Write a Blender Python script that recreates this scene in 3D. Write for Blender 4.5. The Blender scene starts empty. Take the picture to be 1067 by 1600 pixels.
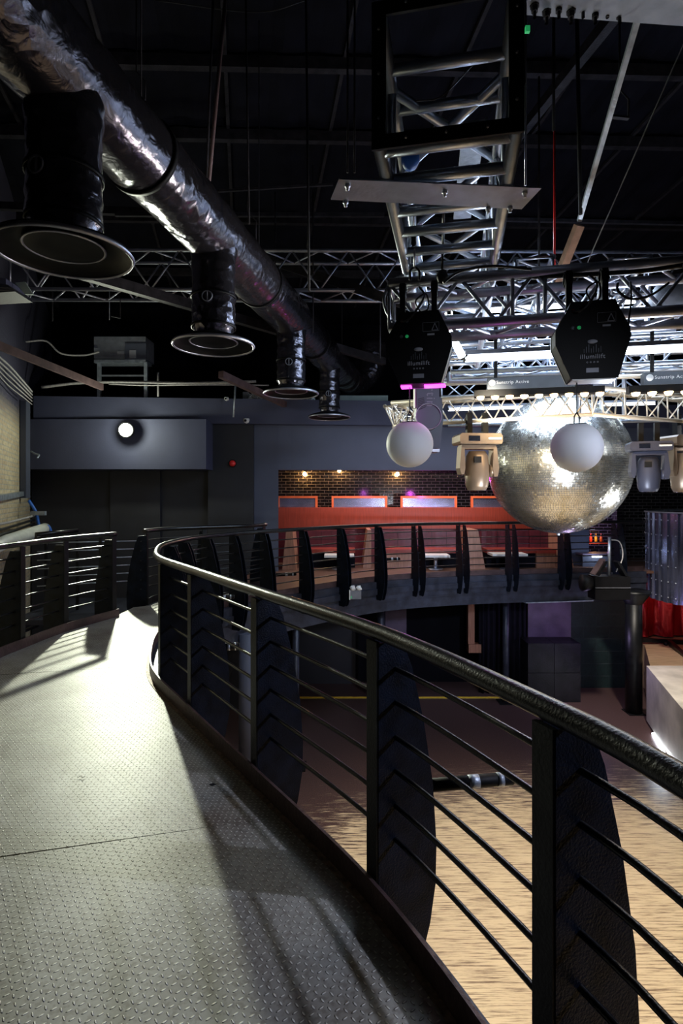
import bpy, math, random
from mathutils import Vector as V, Matrix
random.seed(7)
PI = math.pi
SC = bpy.context.scene
COL = SC.collection
# ------------------------------------------------------------------ camera, light, exposure
FPX = 870.0; HY = 775.0; EYE = 1.67
cd = bpy.data.cameras.new('camera'); cam = bpy.data.objects.new('camera', cd); COL.objects.link(cam)
cam.location = (0, 0, EYE); cam.rotation_euler = (PI/2, 0, 0)
cd.sensor_fit = 'VERTICAL'; cd.sensor_height = 36.0; cd.lens = FPX/1600*36.0
cd.shift_y = -(800-HY)/1600.0; cd.clip_start = .05; cd.clip_end = 200
SC.camera = cam
SC.view_settings.view_transform = 'Standard'; SC.view_settings.look = 'None'
SC.view_settings.gamma = 1.0; SC.view_settings.exposure = 0.0
SC.view_settings.use_curve_mapping = False
w = bpy.data.worlds.new('world'); SC.world = w; w.use_nodes = True
w.node_tree.nodes['Background'].inputs[0].default_value = (.35, .42, .75, 1)
w.node_tree.nodes['Background'].inputs[1].default_value = .005

def at(px, py, Y):                      # pixel of the photograph at depth Y -> point of the place
    return V(((px-533.5)/FPX*Y, Y, EYE+(HY-py)/FPX*Y))

def light(name, kind, loc, power, col, target=None, size=.1, spot=60, blend=.3, sy=None):
    d = bpy.data.lights.new(name, kind); d.energy = power; d.color = col
    if kind == 'AREA':
        d.size = size
        if sy: d.shape = 'RECTANGLE'; d.size_y = sy
    else: d.shadow_soft_size = size
    if kind == 'SPOT': d.spot_size = math.radians(spot); d.spot_blend = blend
    o = bpy.data.objects.new(name, d); COL.objects.link(o); o.location = loc
    if target is not None:
        o.rotation_euler = (V(target)-V(loc)).to_track_quat('-Z', 'Y').to_euler()
    return o
WARM = (1, .72, .42); COOL = (.62, .78, 1)
light('flood_beam', 'SPOT', (-4.30, 11.05, 3.0), 2000, (.95, 1, .80), (-.6, .6, .3), .07, 74, .5)
light('flood_glow', 'POINT', (-4.30, 10.9, 3.0), 60, (.93, 1, .82), None, .08)
light('dance_floor_spot', 'SPOT', (2.6, 5.2, 2.35), 1350, (1, .86, .66), (2.2, 4.9, -3), .15, 104, .6)
light('stage_spot', 'SPOT', (5.2, 8.6, 2.6), 1100, (1, .90, .75), (7.0, 11.0, -2), .15, 60, .6)
light('ball_side_fill', 'SPOT', (6.2, 7.5, .05), 260, (.95, .97, 1), (3.4, 7.4, 1.7), .32, 50, .5)  # added spot standing in for the bright stage, gives the ball its side highlight
light('walkway_lamp', 'SPOT', (4.2, 1.7, 2.7), 520, (.70, .76, 1), (-.3, 2.4, 0), .07, 50, .6)
light('rig_wash', 'AREA', (2.6, 7.4, 4.3), 320, COOL, (2.6, 7.4, 0), 3.0, sy=2.4)
light('rig_front_wash', 'AREA', (2.3, 4.8, 1.0), 60, (.80, .88, 1), (2.3, 7.5, 3.3), .5, sy=.3)  # added fill aimed upward, lifts the rig as seen from below
light('truss_wash', 'SPOT', (2.0, 4.0, 2.2), 120, (.72, .82, 1), (.75, 2.7, 3.2), .10, 70, .6)  # added cool fill to turn the overhead truss bluish silver
light('duct_kicker', 'SPOT', (1.2, 6.2, 2.9), 190, (1, .92, .86), (-2.3, 5.5, 4.2), .05, 80, .6)
light('globe_fill', 'SPOT', (1.9, .6, 2.6), 125, (.80, .86, 1), (.84, 3.12, 1.92), .25, 32, .6)  # added unseen spot that brightens the two white globes
light('ball_fill', 'SPOT', (4.9, 4.6, 2.7), 420, (.95, .97, 1), (3.5, 7.6, 1.9), .10, 26, .4)  # added spot without a fixture, puts white highlights on the mirror ball
light('ball_fill', 'SPOT', (1.2, 4.9, 2.6), 380, (1, .86, .62), (2.9, 7.7, 2.1), .14, 34, .5)  # second added spot for the ball, warm, from the left
light('bar_wash', 'AREA', (2.0, 11.6, 2.6), 16, (.80, .80, 1), (1.5, 14, 1.0), 4.5, sy=.5)
light('balcony_wash', 'SPOT', (3.4, 6.6, 1.1), 420, (.62, .72, 1), (2.4, 12, -.7), .12, 50, .8)
light('booth_fill', 'AREA', (1.6, 13.4, 2.38), 75, (1, .86, .76), (1.6, 13.3, 0), 4.6, sy=.25)  # added area fill to brighten booths and tables, no fixture there
light('bar_counter_light', 'POINT', (6.2, 14.3, 1.6), 60, (.45, .35, 1), None, .1)
light('under_balcony_fill', 'POINT', (5.2, 11.9, -1.2), 26, (.62, .48, 1), None, .1)  # added violet fill so the plum panel shows under the balcony
light('red_curtain_light', 'POINT', (7.9, 13.3, -.6), 9, (1, .30, .25), None, .12)
light('truss_warm', 'SPOT', (1.6, 4.3, .7), 110, (1, .84, .64), (2.2, 6.0, 2.7), .12, 62, .7)

# ------------------------------------------------------------------ helpers
def sock(n, name, val):
    if name in n.inputs: n.inputs[name].default_value = val
def new_mat(name):
    m = bpy.data.materials.new(name); m.use_nodes = True
    nt = m.node_tree; return m, nt, nt.nodes['Principled BSDF']
def mat(name, col, rough=.5, metal=0, var=.25, scale=6, bump=0, bscale=40, emit=None, es=0, spec=None, stretch=(1, 1, 1), coat=0, trans=0):
    m, nt, b = new_mat(name); L = nt.links
    sock(b, 'Roughness', rough); sock(b, 'Metallic', metal)
    if spec is not None: sock(b, 'Specular IOR Level', spec)
    if coat: sock(b, 'Coat Weight', coat); sock(b, 'Coat Roughness', .1)
    if trans: sock(b, 'Transmission Weight', trans)
    tc = nt.nodes.new('ShaderNodeTexCoord'); mp = nt.nodes.new('ShaderNodeMapping'); mp.inputs['Scale'].default_value = stretch
    L.new(tc.outputs['Object'], mp.inputs['Vector'])
    n = nt.nodes.new('ShaderNodeTexNoise'); n.inputs['Scale'].default_value = scale; n.inputs['Detail'].default_value = 5
    L.new(mp.outputs[0], n.inputs['Vector'])
    r = nt.nodes.new('ShaderNodeValToRGB')
    r.color_ramp.elements[0].position = .3; r.color_ramp.elements[1].position = .7
    r.color_ramp.elements[0].color = [c*(1-var) for c in col]+[1]
    r.color_ramp.elements[1].color = [min(1, c*(1+var)) for c in col]+[1]
    L.new(n.outputs['Fac'], r.inputs[0]); L.new(r.outputs[0], b.inputs['Base Color'])
    if bump:
        n2 = nt.nodes.new('ShaderNodeTexNoise'); n2.inputs['Scale'].default_value = bscale; n2.inputs['Detail'].default_value = 4
        L.new(mp.outputs[0], n2.inputs['Vector'])
        bp = nt.nodes.new('ShaderNodeBump'); bp.inputs['Strength'].default_value = min(1, bump); bp.inputs['Distance'].default_value = .01*max(1, bump)
        L.new(n2.outputs['Fac'], bp.inputs['Height']); L.new(bp.outputs[0], b.inputs['Normal'])
    if emit: sock(b, 'Emission Color', (*emit, 1)); sock(b, 'Emission Strength', es)
    return m

class MB:
    def __init__(s): s.v = []; s.f = []; s.smooth = []
    def add(s, vs, fs, sm=False):
        k = len(s.v); s.v += [tuple(p) for p in vs]; s.f += [tuple(i+k for i in f) for f in fs]; s.smooth += [sm]*len(fs); return s
    def box(s, c, d, R=None):
        c = V(c); vs = []
        for x in (-.5, .5):
            for y in (-.5, .5):
                for z in (-.5, .5):
                    p = V((x*d[0], y*d[1], z*d[2]))
                    vs.append(c+(R@p if R else p))
        return s.add(vs, [(0, 1, 3, 2), (4, 6, 7, 5), (0, 4, 5, 1), (2, 3, 7, 6), (0, 2, 6, 4), (1, 5, 7, 3)])
    def bb(s, a, b): return s.box([(a[i]+b[i])/2 for i in range(3)], [abs(b[i]-a[i]) for i in range(3)])
    def bar(s, p0, p1, wd, ht, up=(0, 0, 1)):
        p0, p1 = V(p0), V(p1); d = (p1-p0); L = d.length; d.normalize(); u = V(up)
        if abs(d.dot(u)) > .98: u = V((0, 1, 0))
        x = d.cross(u).normalized(); z = x.cross(d).normalized()
        R = Matrix((x, d, z)).transposed()
        return s.box((p0+p1)/2, (wd, L, ht), R)
    def tube(s, pts, r, seg=8, caps=True):
        pts = [V(p) for p in pts]; n = len(pts); rs = r if isinstance(r, (list, tuple)) else [r]*n
        t0 = (pts[1]-pts[0]).normalized(); u = V((0, 0, 1)) if abs(t0.z) < .9 else V((1, 0, 0))
        x = t0.cross(u).normalized(); vs = []
        for i, p in enumerate(pts):
            t = (pts[min(i+1, n-1)]-pts[max(i-1, 0)])
            if t.length < 1e-9: t = t0
            t.normalize(); x = (x-t*x.dot(t)).normalized(); y = t.cross(x)
            for k in range(seg):
                a = 2*PI*k/seg; vs.append(p+(x*math.cos(a)+y*math.sin(a))*rs[i])
        fs = [(i*seg+k, i*seg+(k+1) % seg, (i+1)*seg+(k+1) % seg, (i+1)*seg+k) for i in range(n-1) for k in range(seg)]
        s.add(vs, fs, True)
        if caps:
            k = len(s.v)-len(vs)
            s.f += [tuple(k+j for j in reversed(range(seg))), tuple(k+(n-1)*seg+j for j in range(seg))]; s.smooth += [False, False]
        return s
    def lathe(s, prof, c=(0, 0, 0), seg=24, R=None, sm=True):
        c = V(c); vs = []
        for (r, z) in prof:
            for k in range(seg):
                a = 2*PI*k/seg; p = V((r*math.cos(a), r*math.sin(a), z)); vs.append(c+(R@p if R else p))
        fs = [(i*seg+k, i*seg+(k+1) % seg, (i+1)*seg+(k+1) % seg, (i+1)*seg+k) for i in range(len(prof)-1) for k in range(seg)]
        return s.add(vs, fs, sm)
    def prism(s, poly, org, ax, ay, az):     # polygon in plane (ax, ay) at org, extruded by vector az (centred)
        org, ax, ay, az = V(org), V(ax), V(ay), V(az); n = len(poly)
        a = [org+ax*x+ay*y-az/2 for x, y in poly]; b = [p+az for p in a]
        fs = [tuple(range(n))[::-1], tuple(range(n, 2*n))]+[(i, (i+1) % n, n+(i+1) % n, n+i) for i in range(n)]
        return s.add(a+b, fs)
    def slab(s, poly, z0, z1):
        return s.prism(poly, (0, 0, (z0+z1)/2), (1, 0, 0), (0, 1, 0), (0, 0, z1-z0))
    def mesh(s, name, m, org=(0, 0, 0)):
        me = bpy.data.meshes.new(name); o = V(org)
        me.from_pydata([tuple(V(p)-o) for p in s.v], [], s.f)
        me.polygons.foreach_set('use_smooth', s.smooth); me.update()
        import bmesh
        bm = bmesh.new(); bm.from_mesh(me); bmesh.ops.recalc_face_normals(bm, faces=bm.faces); bm.to_mesh(me); bm.free()
        if m: me.materials.append(m)
        return me
ORG = {}
def tag(o, label, cat, group=None, kind=None):
    o['label'] = label; o['category'] = cat
    if group: o['group'] = group
    if kind: o['kind'] = kind
    return o
def thing(name, label, cat, loc=(0, 0, 0), rz=0, group=None, world=True):
    o = bpy.data.objects.new(name, None); COL.objects.link(o); o.location = loc; o.rotation_euler = (0, 0, rz)
    o.empty_display_size = .05
    tag(o, label, cat, group); ORG[o.name] = V(loc) if world else V((0, 0, 0)); return o
def part(name, mb, m, parent, label=None):
    org = ORG[parent.name]
    o = bpy.data.objects.new(name, mb.mesh(name, m, org)); COL.objects.link(o); o.parent = parent
    ORG[o.name] = org
    if label: o['label'] = label
    return o
def solo(name, mb, m, label, cat, loc=(0, 0, 0), group=None, kind=None):
    o = bpy.data.objects.new(name, mb.mesh(name, m, loc)); COL.objects.link(o); o.location = loc
    ORG[o.name] = V(loc); return tag(o, label, cat, group, kind)
def struct(name, mb, m, parent=None):
    o = bpy.data.objects.new(name, mb.mesh(name, m)); COL.objects.link(o); o['kind'] = 'structure'
    ORG[o.name] = V((0, 0, 0))
    if parent: o.parent = parent
    return o
def dup(o, loc=None, rz=None, label=None, parent=None):
    c = o.copy(); COL.objects.link(c)
    if parent: c.parent = parent
    if loc is not None: c.location = loc
    if rz is not None: c.rotation_euler = (0, 0, rz)
    if label: c['label'] = label
    for ch in list(o.children): dup(ch, parent=c)
    return c
def crom(P, n=12):
    P = [V(p) for p in P]; Q = [P[0]*2-P[1]]+P+[P[-1]*2-P[-2]]; out = []
    for i in range(1, len(Q)-2):
        a, b, c, d = Q[i-1], Q[i], Q[i+1], Q[i+2]
        for k in range(n):
            t = k/n; out.append(.5*((2*b)+(c-a)*t+(2*a-5*b+4*c-d)*t*t+(3*b-a-3*c+d)*t**3))
    out.append(P[-1]); return out
class Curve:
    def __init__(s, pts, side):
        s.p = crom([V((x, y, 0)) for x, y in pts], 14); s.side = side
        s.L = [0]
        for a, b in zip(s.p, s.p[1:]): s.L.append(s.L[-1]+(b-a).length)
        s.len = s.L[-1]
    def pos(s, u):
        u = max(0, min(s.len, u))
        for i in range(len(s.p)-1):
            if u <= s.L[i+1]+1e-9:
                t = (u-s.L[i])/(s.L[i+1]-s.L[i]); return s.p[i].lerp(s.p[i+1], t)
        return s.p[-1].copy()
    def tan(s, u): return (s.pos(u+.03)-s.pos(u-.03)).normalized()
    def nor(s, u):
        t = s.tan(u); return V((t.y, -t.x, 0))*s.side
    def off(s, d, z=0, u0=0, u1=None, step=.1):
        u1 = s.len if u1 is None else u1; n = max(2, int((u1-u0)/step)); out = []
        for i in range(n+1):
            u = u0+(u1-u0)*i/n; q = s.pos(u)+s.nor(u)*d; q.z = z; out.append(q)
        return out
    def find(s, px, ylo, yhi):
        best = None; k = (px-533.5)/FPX
        for i in range(int(s.len/.01)):
            u = i*.01; p = s.pos(u)
            if ylo <= p.y <= yhi:
                e = abs(p.x/p.y-k)
                if best is None or e < best[0]: best = (e, u)
        return best[1]
def sweep(mb, cv, prof, u0=0, u1=None, step=.1, sm=False):   # prof: closed list of (offset, z)
    rings = [cv.off(d, z, u0, u1, step) for d, z in prof]; m = len(prof); n = len(rings[0])
    vs = [rings[j][i] for i in range(n) for j in range(m)]
    fs = [(i*m+j, i*m+(j+1) % m, (i+1)*m+(j+1) % m, (i+1)*m+j) for i in range(n-1) for j in range(m)]
    fs += [tuple(range(m))[::-1], tuple((n-1)*m+j for j in range(m))]
    return mb.add(vs, fs, sm)

# ------------------------------------------------------------------ materials
M = {}
M['black_paint'] = mat('black_gloss_paint', (.004, .0045, .006), .4, 0, .5, 12, .2, 90, spec=.3)
M['rail_paint'] = mat('worn_black_rail_paint', (.008, .0075, .008), .28, .2, .6, 20, .22, 120, coat=.2)
M['fin_paint'] = mat('speckled_black_fin_paint', (.0035, .006, .013), .4, 0, .6, 10, .35, 130, spec=.12)
M['blue_fin'] = mat('dark_blue_fin_paint', (.03, .05, .11), .35, 0, .5, 20, .6, 60)
M['fascia'] = mat('navy_fascia_steel', (.030, .034, .052), .42, .3, .5, 5, .3, 30)
M['alu'] = mat('brushed_aluminium', (.56, .62, .74), .34, .9, .12, 14, .1, 60)
M['alu_dark'] = mat('dull_aluminium', (.40, .41, .48), .40, .85, .2, 9, .1, 60)
M['alu_warm'] = mat('warm_lit_aluminium', (.78, .70, .58), .42, .5, .12, 9, .1, 60)  # aluminium tinted cream: the warm light on it is put into the colour
M['matte_black'] = mat('matte_black', (.005, .005, .006), .6, 0, .4, 10, spec=.25)
M['winch_black'] = mat('black_textured_casing', (.003, .003, .004), .55, 0, .3, 10, .1, 200, spec=.15)
M['foil'] = None
M['navy'] = mat('navy_wall_paint', (.046, .050, .092), .7, 0, .12, 1.5, .15, 30)
M['navy_light'] = mat('slate_blue_wall_paint', (.070, .078, .115), .7, 0, .10, 1.5, .15, 30)
M['charcoal'] = mat('charcoal_wall_paint', (.020, .020, .026), .65, 0, .2, 2, .1, 30)
M['void'] = mat('black_wall_paint', (.004, .004, .007), .8, 0, .3, 2, spec=.1)
M['roof'] = mat('dark_roof_sheet', (.006, .006, .010), .85, 0, .3, 3, .2, 40, spec=.1)
M['steel'] = mat('dusty_dark_steel', (.022, .020, .024), .7, .1, .5, 8, .5, 60, spec=.2)
M['steel_light'] = mat('pale_galvanised_steel', (.36, .40, .46), .45, .6, .3, 12, .3, 60)
M['brownsteel'] = mat('red_oxide_steel', (.12, .075, .075), .6, .2, .3, 6, .3, 60)
M['timber'] = mat('rough_brown_timber', (.30, .17, .11), .7, 0, .4, 9, .6, 40)
M['white_globe'] = mat('opal_white_globe', (.80, .83, .90), .6, 0, .03, 3)
sock(M['white_globe'].node_tree.nodes['Principled BSDF'], 'Subsurface Weight', 1.0); sock(M['white_globe'].node_tree.nodes['Principled BSDF'], 'Subsurface Radius', (.3, .3, .3)); sock(M['white_globe'].node_tree.nodes['Principled BSDF'], 'Subsurface Scale', .5)
M['white'] = mat('white_plastic', (.72, .72, .70), .45, 0, .08, 8)
M['grey'] = mat('grey_painted_metal', (.20, .21, .25), .5, .2, .2, 8)
M['red'] = mat('red_plastic', (.75, .03, .03), .35, 0, .1, 8)
M['green'] = mat('green_plastic', (.04, .55, .16), .4, 0, .1, 8, emit=(.05, .8, .25), es=.25)
M['blue'] = mat('blue_plastic', (.02, .12, .5), .4, 0, .2, 8)
M['wood_red'] = mat('red_orange_veneer', (.34, .045, .022), .38, 0, .22, 5, 0, 30, stretch=(6, 1, .5))
M['wood_pink'] = mat('tan_veneer', (.34, .16, .10), .42, 0, .25, 5, 0, 30, stretch=(7, 7, .5))
M['orange_frame'] = mat('orange_lacquer', (.80, .16, .05), .4, 0, .1, 6)
M['maroon'] = mat('maroon_leather', (.13, .020, .030), .35, 0, .3, 8, .3, 50)
M['maroon_red'] = mat('bright_maroon_leather', (.30, .040, .025), .35, 0, .2, 8, .3, 50)
M['seam'] = mat('dark_seam', (.03, .005, .008), .6, 0, .1, 8)
M['table'] = mat('pale_table_laminate', (.75, .74, .70), .4, 0, .05, 8)
M['bar_floor'] = mat('brown_bar_boards', (.15, .075, .05), .4, 0, .35, 4, 0, 30, stretch=(1, 8, 1))
M['yellow'] = mat('yellow_tape', (.85, .55, .05), .6, 0, .15, 12)
M['plum'] = mat('plum_wall_paint', (.10, .07, .12), .6, 0, .3, 3, .2, 30)
M['leather'] = mat('black_leather', (.010, .009, .013), .4, 0, .5, 5, .3, 30, spec=.2)
M['curtain'] = mat('black_curtain', (.008, .007, .013), .85, 0, .3, 6, spec=.1)
M['concrete'] = mat('pale_concrete', (.50, .46, .40), .6, 0, .22, 2.5, .2, 30)
M['tan_floor'] = mat('tan_stage_floor', (.42, .30, .19), .45, 0, .2, 3, stretch=(1, 4, 1))
M['red_glass'] = mat('glossy_red_film', (.42, .02, .03), .12, .5, .5, 3, 1.5, 5, stretch=(1, 1, .4))
M['drum'] = mat('corrugated_navy_steel', (.13, .14, .22), .22, .75, .5, 3, .3, 40, stretch=(3, 3, .4))
M['foil_box'] = mat('crumpled_silver_foil', (.62, .66, .68), .25, .9, .2, 9, 2.5, 26)
M['sage'] = mat('sage_grey_insulation', (.34, .42, .40), .7, 0, .1, 4)
M['pipe'] = mat('pale_lagged_pipe', (.66, .67, .60), .55, 0, .1, 6)
M['cable'] = mat('black_cable', (.008, .008, .010), .45, 0, .3, 10)
M['cable_white'] = mat('dusty_white_cable', (.38, .36, .35), .6, 0, .3, 30)
M['rust_edge'] = mat('worn_rusty_edge', (.22, .15, .11), .5, .3, .6, 30, .8, 60)
M['kick_brown'] = mat('brown_kick_plate', (.09, .055, .055), .4, .3, .4, 6, .4, 40)
M['warm_lamp'] = mat('lit_warm_lamp', (1, .8, .5), .5, emit=(1, .62, .25), es=22)
M['bulb'] = mat('lit_amber_bulb', (1, .7, .3), .5, emit=(1, .50, .14), es=110)
M['tube_light'] = mat('lit_cool_tube', (1, 1, 1), .5, emit=(.80, .90, 1), es=14)
M['flood_glass'] = mat('lit_flood_glass', (1, 1, 1), .5, emit=(.93, 1, .82), es=90)
M['led_strip'] = mat('lit_white_strip', (1, 1, 1), .5, emit=(.8, .9, 1), es=14)
M['magenta_led'] = mat('lit_magenta_strip', (1, .1, 1), .5, emit=(1, .05, .85), es=5)
M['label_ink'] = mat('pale_printed_ink', (.34, .35, .40), .6, 0, .05, 8)
M['white_ink'] = mat('white_printed_ink', (.80, .82, .85), .6, 0, .05, 8)
M['lens'] = mat('dark_lens_glass', (.01, .012, .02), .06, 0, .2, 5, coat=1)

def tex(nt, kind, **kw):
    n = nt.nodes.new(kind)
    for k, v in kw.items():
        if k in n.inputs: n.inputs[k].default_value = v
        else: setattr(n, k, v)
    return n
def math_(nt, op, a, b=None, c=None):
    n = nt.nodes.new('ShaderNodeMath'); n.operation = op
    for i, x in enumerate((a, b, c)):
        if x is None: continue
        if isinstance(x, (int, float)): n.inputs[i].default_value = x
        else: nt.links.new(x, n.inputs[i])
    return n.outputs[0]
def foil_mat(name, col):
    m, nt, b = new_mat(name); L = nt.links
    tc = nt.nodes.new('ShaderNodeTexCoord')
    n0 = tex(nt, 'ShaderNodeTexNoise', Scale=3.0, Detail=2.0); L.new(tc.outputs['Object'], n0.inputs['Vector'])
    mix = nt.nodes.new('ShaderNodeMix'); mix.data_type = 'VECTOR'; mix.inputs[0].default_value = .12
    L.new(tc.outputs['Object'], mix.inputs[4]); L.new(n0.outputs['Color'], mix.inputs[5])
    v = tex(nt, 'ShaderNodeTexVoronoi', Scale=13.0, feature='F1'); L.new(mix.outputs[1], v.inputs['Vector'])
    n = tex(nt, 'ShaderNodeTexNoise', Scale=7.0, Detail=6.0, Distortion=1.2); L.new(tc.outputs['Object'], n.inputs['Vector'])
    mask = tex(nt, 'ShaderNodeTexNoise', Scale=1.6, Detail=2.0); L.new(tc.outputs['Object'], mask.inputs['Vector'])
    mr = nt.nodes.new('ShaderNodeMapRange'); mr.inputs[1].default_value = .42; mr.inputs[2].default_value = .68; L.new(mask.outputs['Fac'], mr.inputs[0])
    h = math_(nt, 'ADD', math_(nt, 'MULTIPLY', v.outputs['Distance'], mr.outputs[0]), math_(nt, 'MULTIPLY', n.outputs['Fac'], .55))
    bp = tex(nt, 'ShaderNodeBump', Strength=.6, Distance=.03); L.new(h, bp.inputs['Height']); L.new(bp.outputs[0], b.inputs['Normal'])
    sock(b, 'Base Color', (*col, 1)); sock(b, 'Metallic', .85); sock(b, 'Roughness', .17)
    return m
M['foil'] = foil_mat('black_wrapping_foil', (.085, .08, .095))

def tread_mat(name, ang):
    m, nt, b = new_mat(name); L = nt.links
    tc = nt.nodes.new('ShaderNodeTexCoord'); mp = nt.nodes.new('ShaderNodeMapping'); mp.inputs['Rotation'].default_value = (0, 0, ang)
    L.new(tc.outputs['Object'], mp.inputs['Vector'])
    sp = nt.nodes.new('ShaderNodeSeparateXYZ'); L.new(mp.outputs[0], sp.inputs[0])
    S = 1/.027
    u = math_(nt, 'MULTIPLY', sp.outputs[0], S); v = math_(nt, 'MULTIPLY', sp.outputs[1], S)
    fu = math_(nt, 'SUBTRACT', math_(nt, 'FRACT', u), .5); fv = math_(nt, 'SUBTRACT', math_(nt, 'FRACT', v), .5)
    par = math_(nt, 'MULTIPLY', math_(nt, 'FRACT', math_(nt, 'MULTIPLY', math_(nt, 'ADD', math_(nt, 'FLOOR', u), math_(nt, 'FLOOR', v)), .5)), 2)
    sg = math_(nt, 'SUBTRACT', math_(nt, 'MULTIPLY', par, 2), 1)
    a = math_(nt, 'MULTIPLY', math_(nt, 'ADD', fu, math_(nt, 'MULTIPLY', fv, sg)), .707)
    c = math_(nt, 'MULTIPLY', math_(nt, 'SUBTRACT', fu, math_(nt, 'MULTIPLY', fv, sg)), .707)
    e = math_(nt, 'ADD', math_(nt, 'MULTIPLY', math_(nt, 'MULTIPLY', a, a), 6.5), math_(nt, 'MULTIPLY', math_(nt, 'MULTIPLY', c, c), 48))
    h = nt.nodes.new('ShaderNodeMapRange'); h.interpolation_type = 'SMOOTHSTEP'
    h.inputs[1].default_value = .2; h.inputs[2].default_value = 1.1; h.inputs[3].default_value = 1.0; h.inputs[4].default_value = 0.0; L.new(e, h.inputs[0])
    n1 = tex(nt, 'ShaderNodeTexNoise', Scale=1.6, Detail=6.0, Roughness=.62); L.new(tc.outputs['Object'], n1.inputs['Vector'])
    n2 = tex(nt, 'ShaderNodeTexNoise', Scale=38.0, Detail=4.0); L.new(tc.outputs['Object'], n2.inputs['Vector'])
    cr = nt.nodes.new('ShaderNodeValToRGB'); els = cr.color_ramp.elements
    els[0].position = .30; els[0].color = (.15, .12, .10, 1); els[1].position = .62; els[1].color = (.38, .37, .33, 1)
    x = els.new(.45); x.color = (.27, .255, .22, 1)
    L.new(n1.outputs['Fac'], cr.inputs[0])
    mx = nt.nodes.new('ShaderNodeMix'); mx.data_type = 'RGBA'; mx.blend_type = 'MULTIPLY'; mx.inputs[0].default_value = .45
    L.new(cr.outputs[0], mx.inputs[6])
    cr2 = nt.nodes.new('ShaderNodeValToRGB'); cr2.color_ramp.elements[0].position = .36; cr2.color_ramp.elements[1].position = .5
    cr2.color_ramp.elements[0].color = (.35, .28, .24, 1)
    L.new(n2.outputs['Fac'], cr2.inputs[0]); L.new(cr2.outputs[0], mx.inputs[7]); m3 = nt.nodes.new('ShaderNodeMix'); m3.data_type = 'RGBA'; m3.inputs[7].default_value = (.80, .78, .70, 1)
    L.new(math_(nt, 'MULTIPLY', h.outputs[0], .75), m3.inputs[0]); L.new(mx.outputs[2], m3.inputs[6]); L.new(m3.outputs[2], b.inputs['Base Color'])
    sock(b, 'Metallic', .1); sock(b, 'Roughness', .5)
    bp = tex(nt, 'ShaderNodeBump', Strength=1.0, Distance=.007); L.new(h.outputs[0], bp.inputs['Height']); L.new(bp.outputs[0], b.inputs['Normal'])
    return m
def floor_mat():
    m, nt, b = new_mat('worn_painted_boards'); L = nt.links
    tc = nt.nodes.new('ShaderNodeTexCoord')
    mp = tex(nt, 'ShaderNodeMapping'); mp.inputs['Rotation'].default_value = (0, 0, .05); mp.inputs['Scale'].default_value = (.6, 12, 1); L.new(tc.outputs['Object'], mp.inputs['Vector'])
    st = tex(nt, 'ShaderNodeTexNoise', Scale=4.0, Detail=7.0, Roughness=.7); L.new(mp.outputs[0], st.inputs['Vector'])
    big = tex(nt, 'ShaderNodeTexNoise', Scale=.5, Detail=3.0); L.new(tc.outputs['Object'], big.inputs['Vector'])
    sp = nt.nodes.new('ShaderNodeSeparateXYZ'); L.new(tc.outputs['Object'], sp.inputs[0])
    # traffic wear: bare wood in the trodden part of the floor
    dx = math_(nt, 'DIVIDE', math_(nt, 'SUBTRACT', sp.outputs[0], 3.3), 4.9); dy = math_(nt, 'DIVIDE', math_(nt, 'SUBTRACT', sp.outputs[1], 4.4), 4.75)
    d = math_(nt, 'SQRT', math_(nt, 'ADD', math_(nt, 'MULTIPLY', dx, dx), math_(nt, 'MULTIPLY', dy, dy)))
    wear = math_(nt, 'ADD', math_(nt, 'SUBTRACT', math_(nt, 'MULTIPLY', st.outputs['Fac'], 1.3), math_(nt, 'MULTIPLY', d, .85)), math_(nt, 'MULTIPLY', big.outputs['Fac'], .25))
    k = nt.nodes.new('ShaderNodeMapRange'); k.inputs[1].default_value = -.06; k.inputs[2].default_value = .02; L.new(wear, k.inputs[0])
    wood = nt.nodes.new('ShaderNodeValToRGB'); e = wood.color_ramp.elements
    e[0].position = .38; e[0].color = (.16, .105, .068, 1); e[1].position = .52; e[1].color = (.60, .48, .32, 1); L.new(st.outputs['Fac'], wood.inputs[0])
    nn = tex(nt, 'ShaderNodeTexNoise', Scale=60.0, Detail=3.0); L.new(tc.outputs['Object'], nn.inputs['Vector'])
    paint = nt.nodes.new('ShaderNodeValToRGB'); e = paint.color_ramp.elements
    e[0].position = .35; e[0].color = (.040, .022, .022, 1); e[1].position = .7; e[1].color = (.12, .072, .068, 1); L.new(nn.outputs['Fac'], paint.inputs[0])
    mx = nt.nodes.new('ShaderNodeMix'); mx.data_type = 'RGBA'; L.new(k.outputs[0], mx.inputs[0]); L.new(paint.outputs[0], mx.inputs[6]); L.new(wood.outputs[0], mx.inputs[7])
    L.new(mx.outputs[2], b.inputs['Base Color']); sock(b, 'Roughness', .38)
    bp = tex(nt, 'ShaderNodeBump', Strength=.15, Distance=.003); L.new(st.outputs['Fac'], bp.inputs['Height']); L.new(bp.outputs[0], b.inputs['Normal'])
    return m
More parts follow.
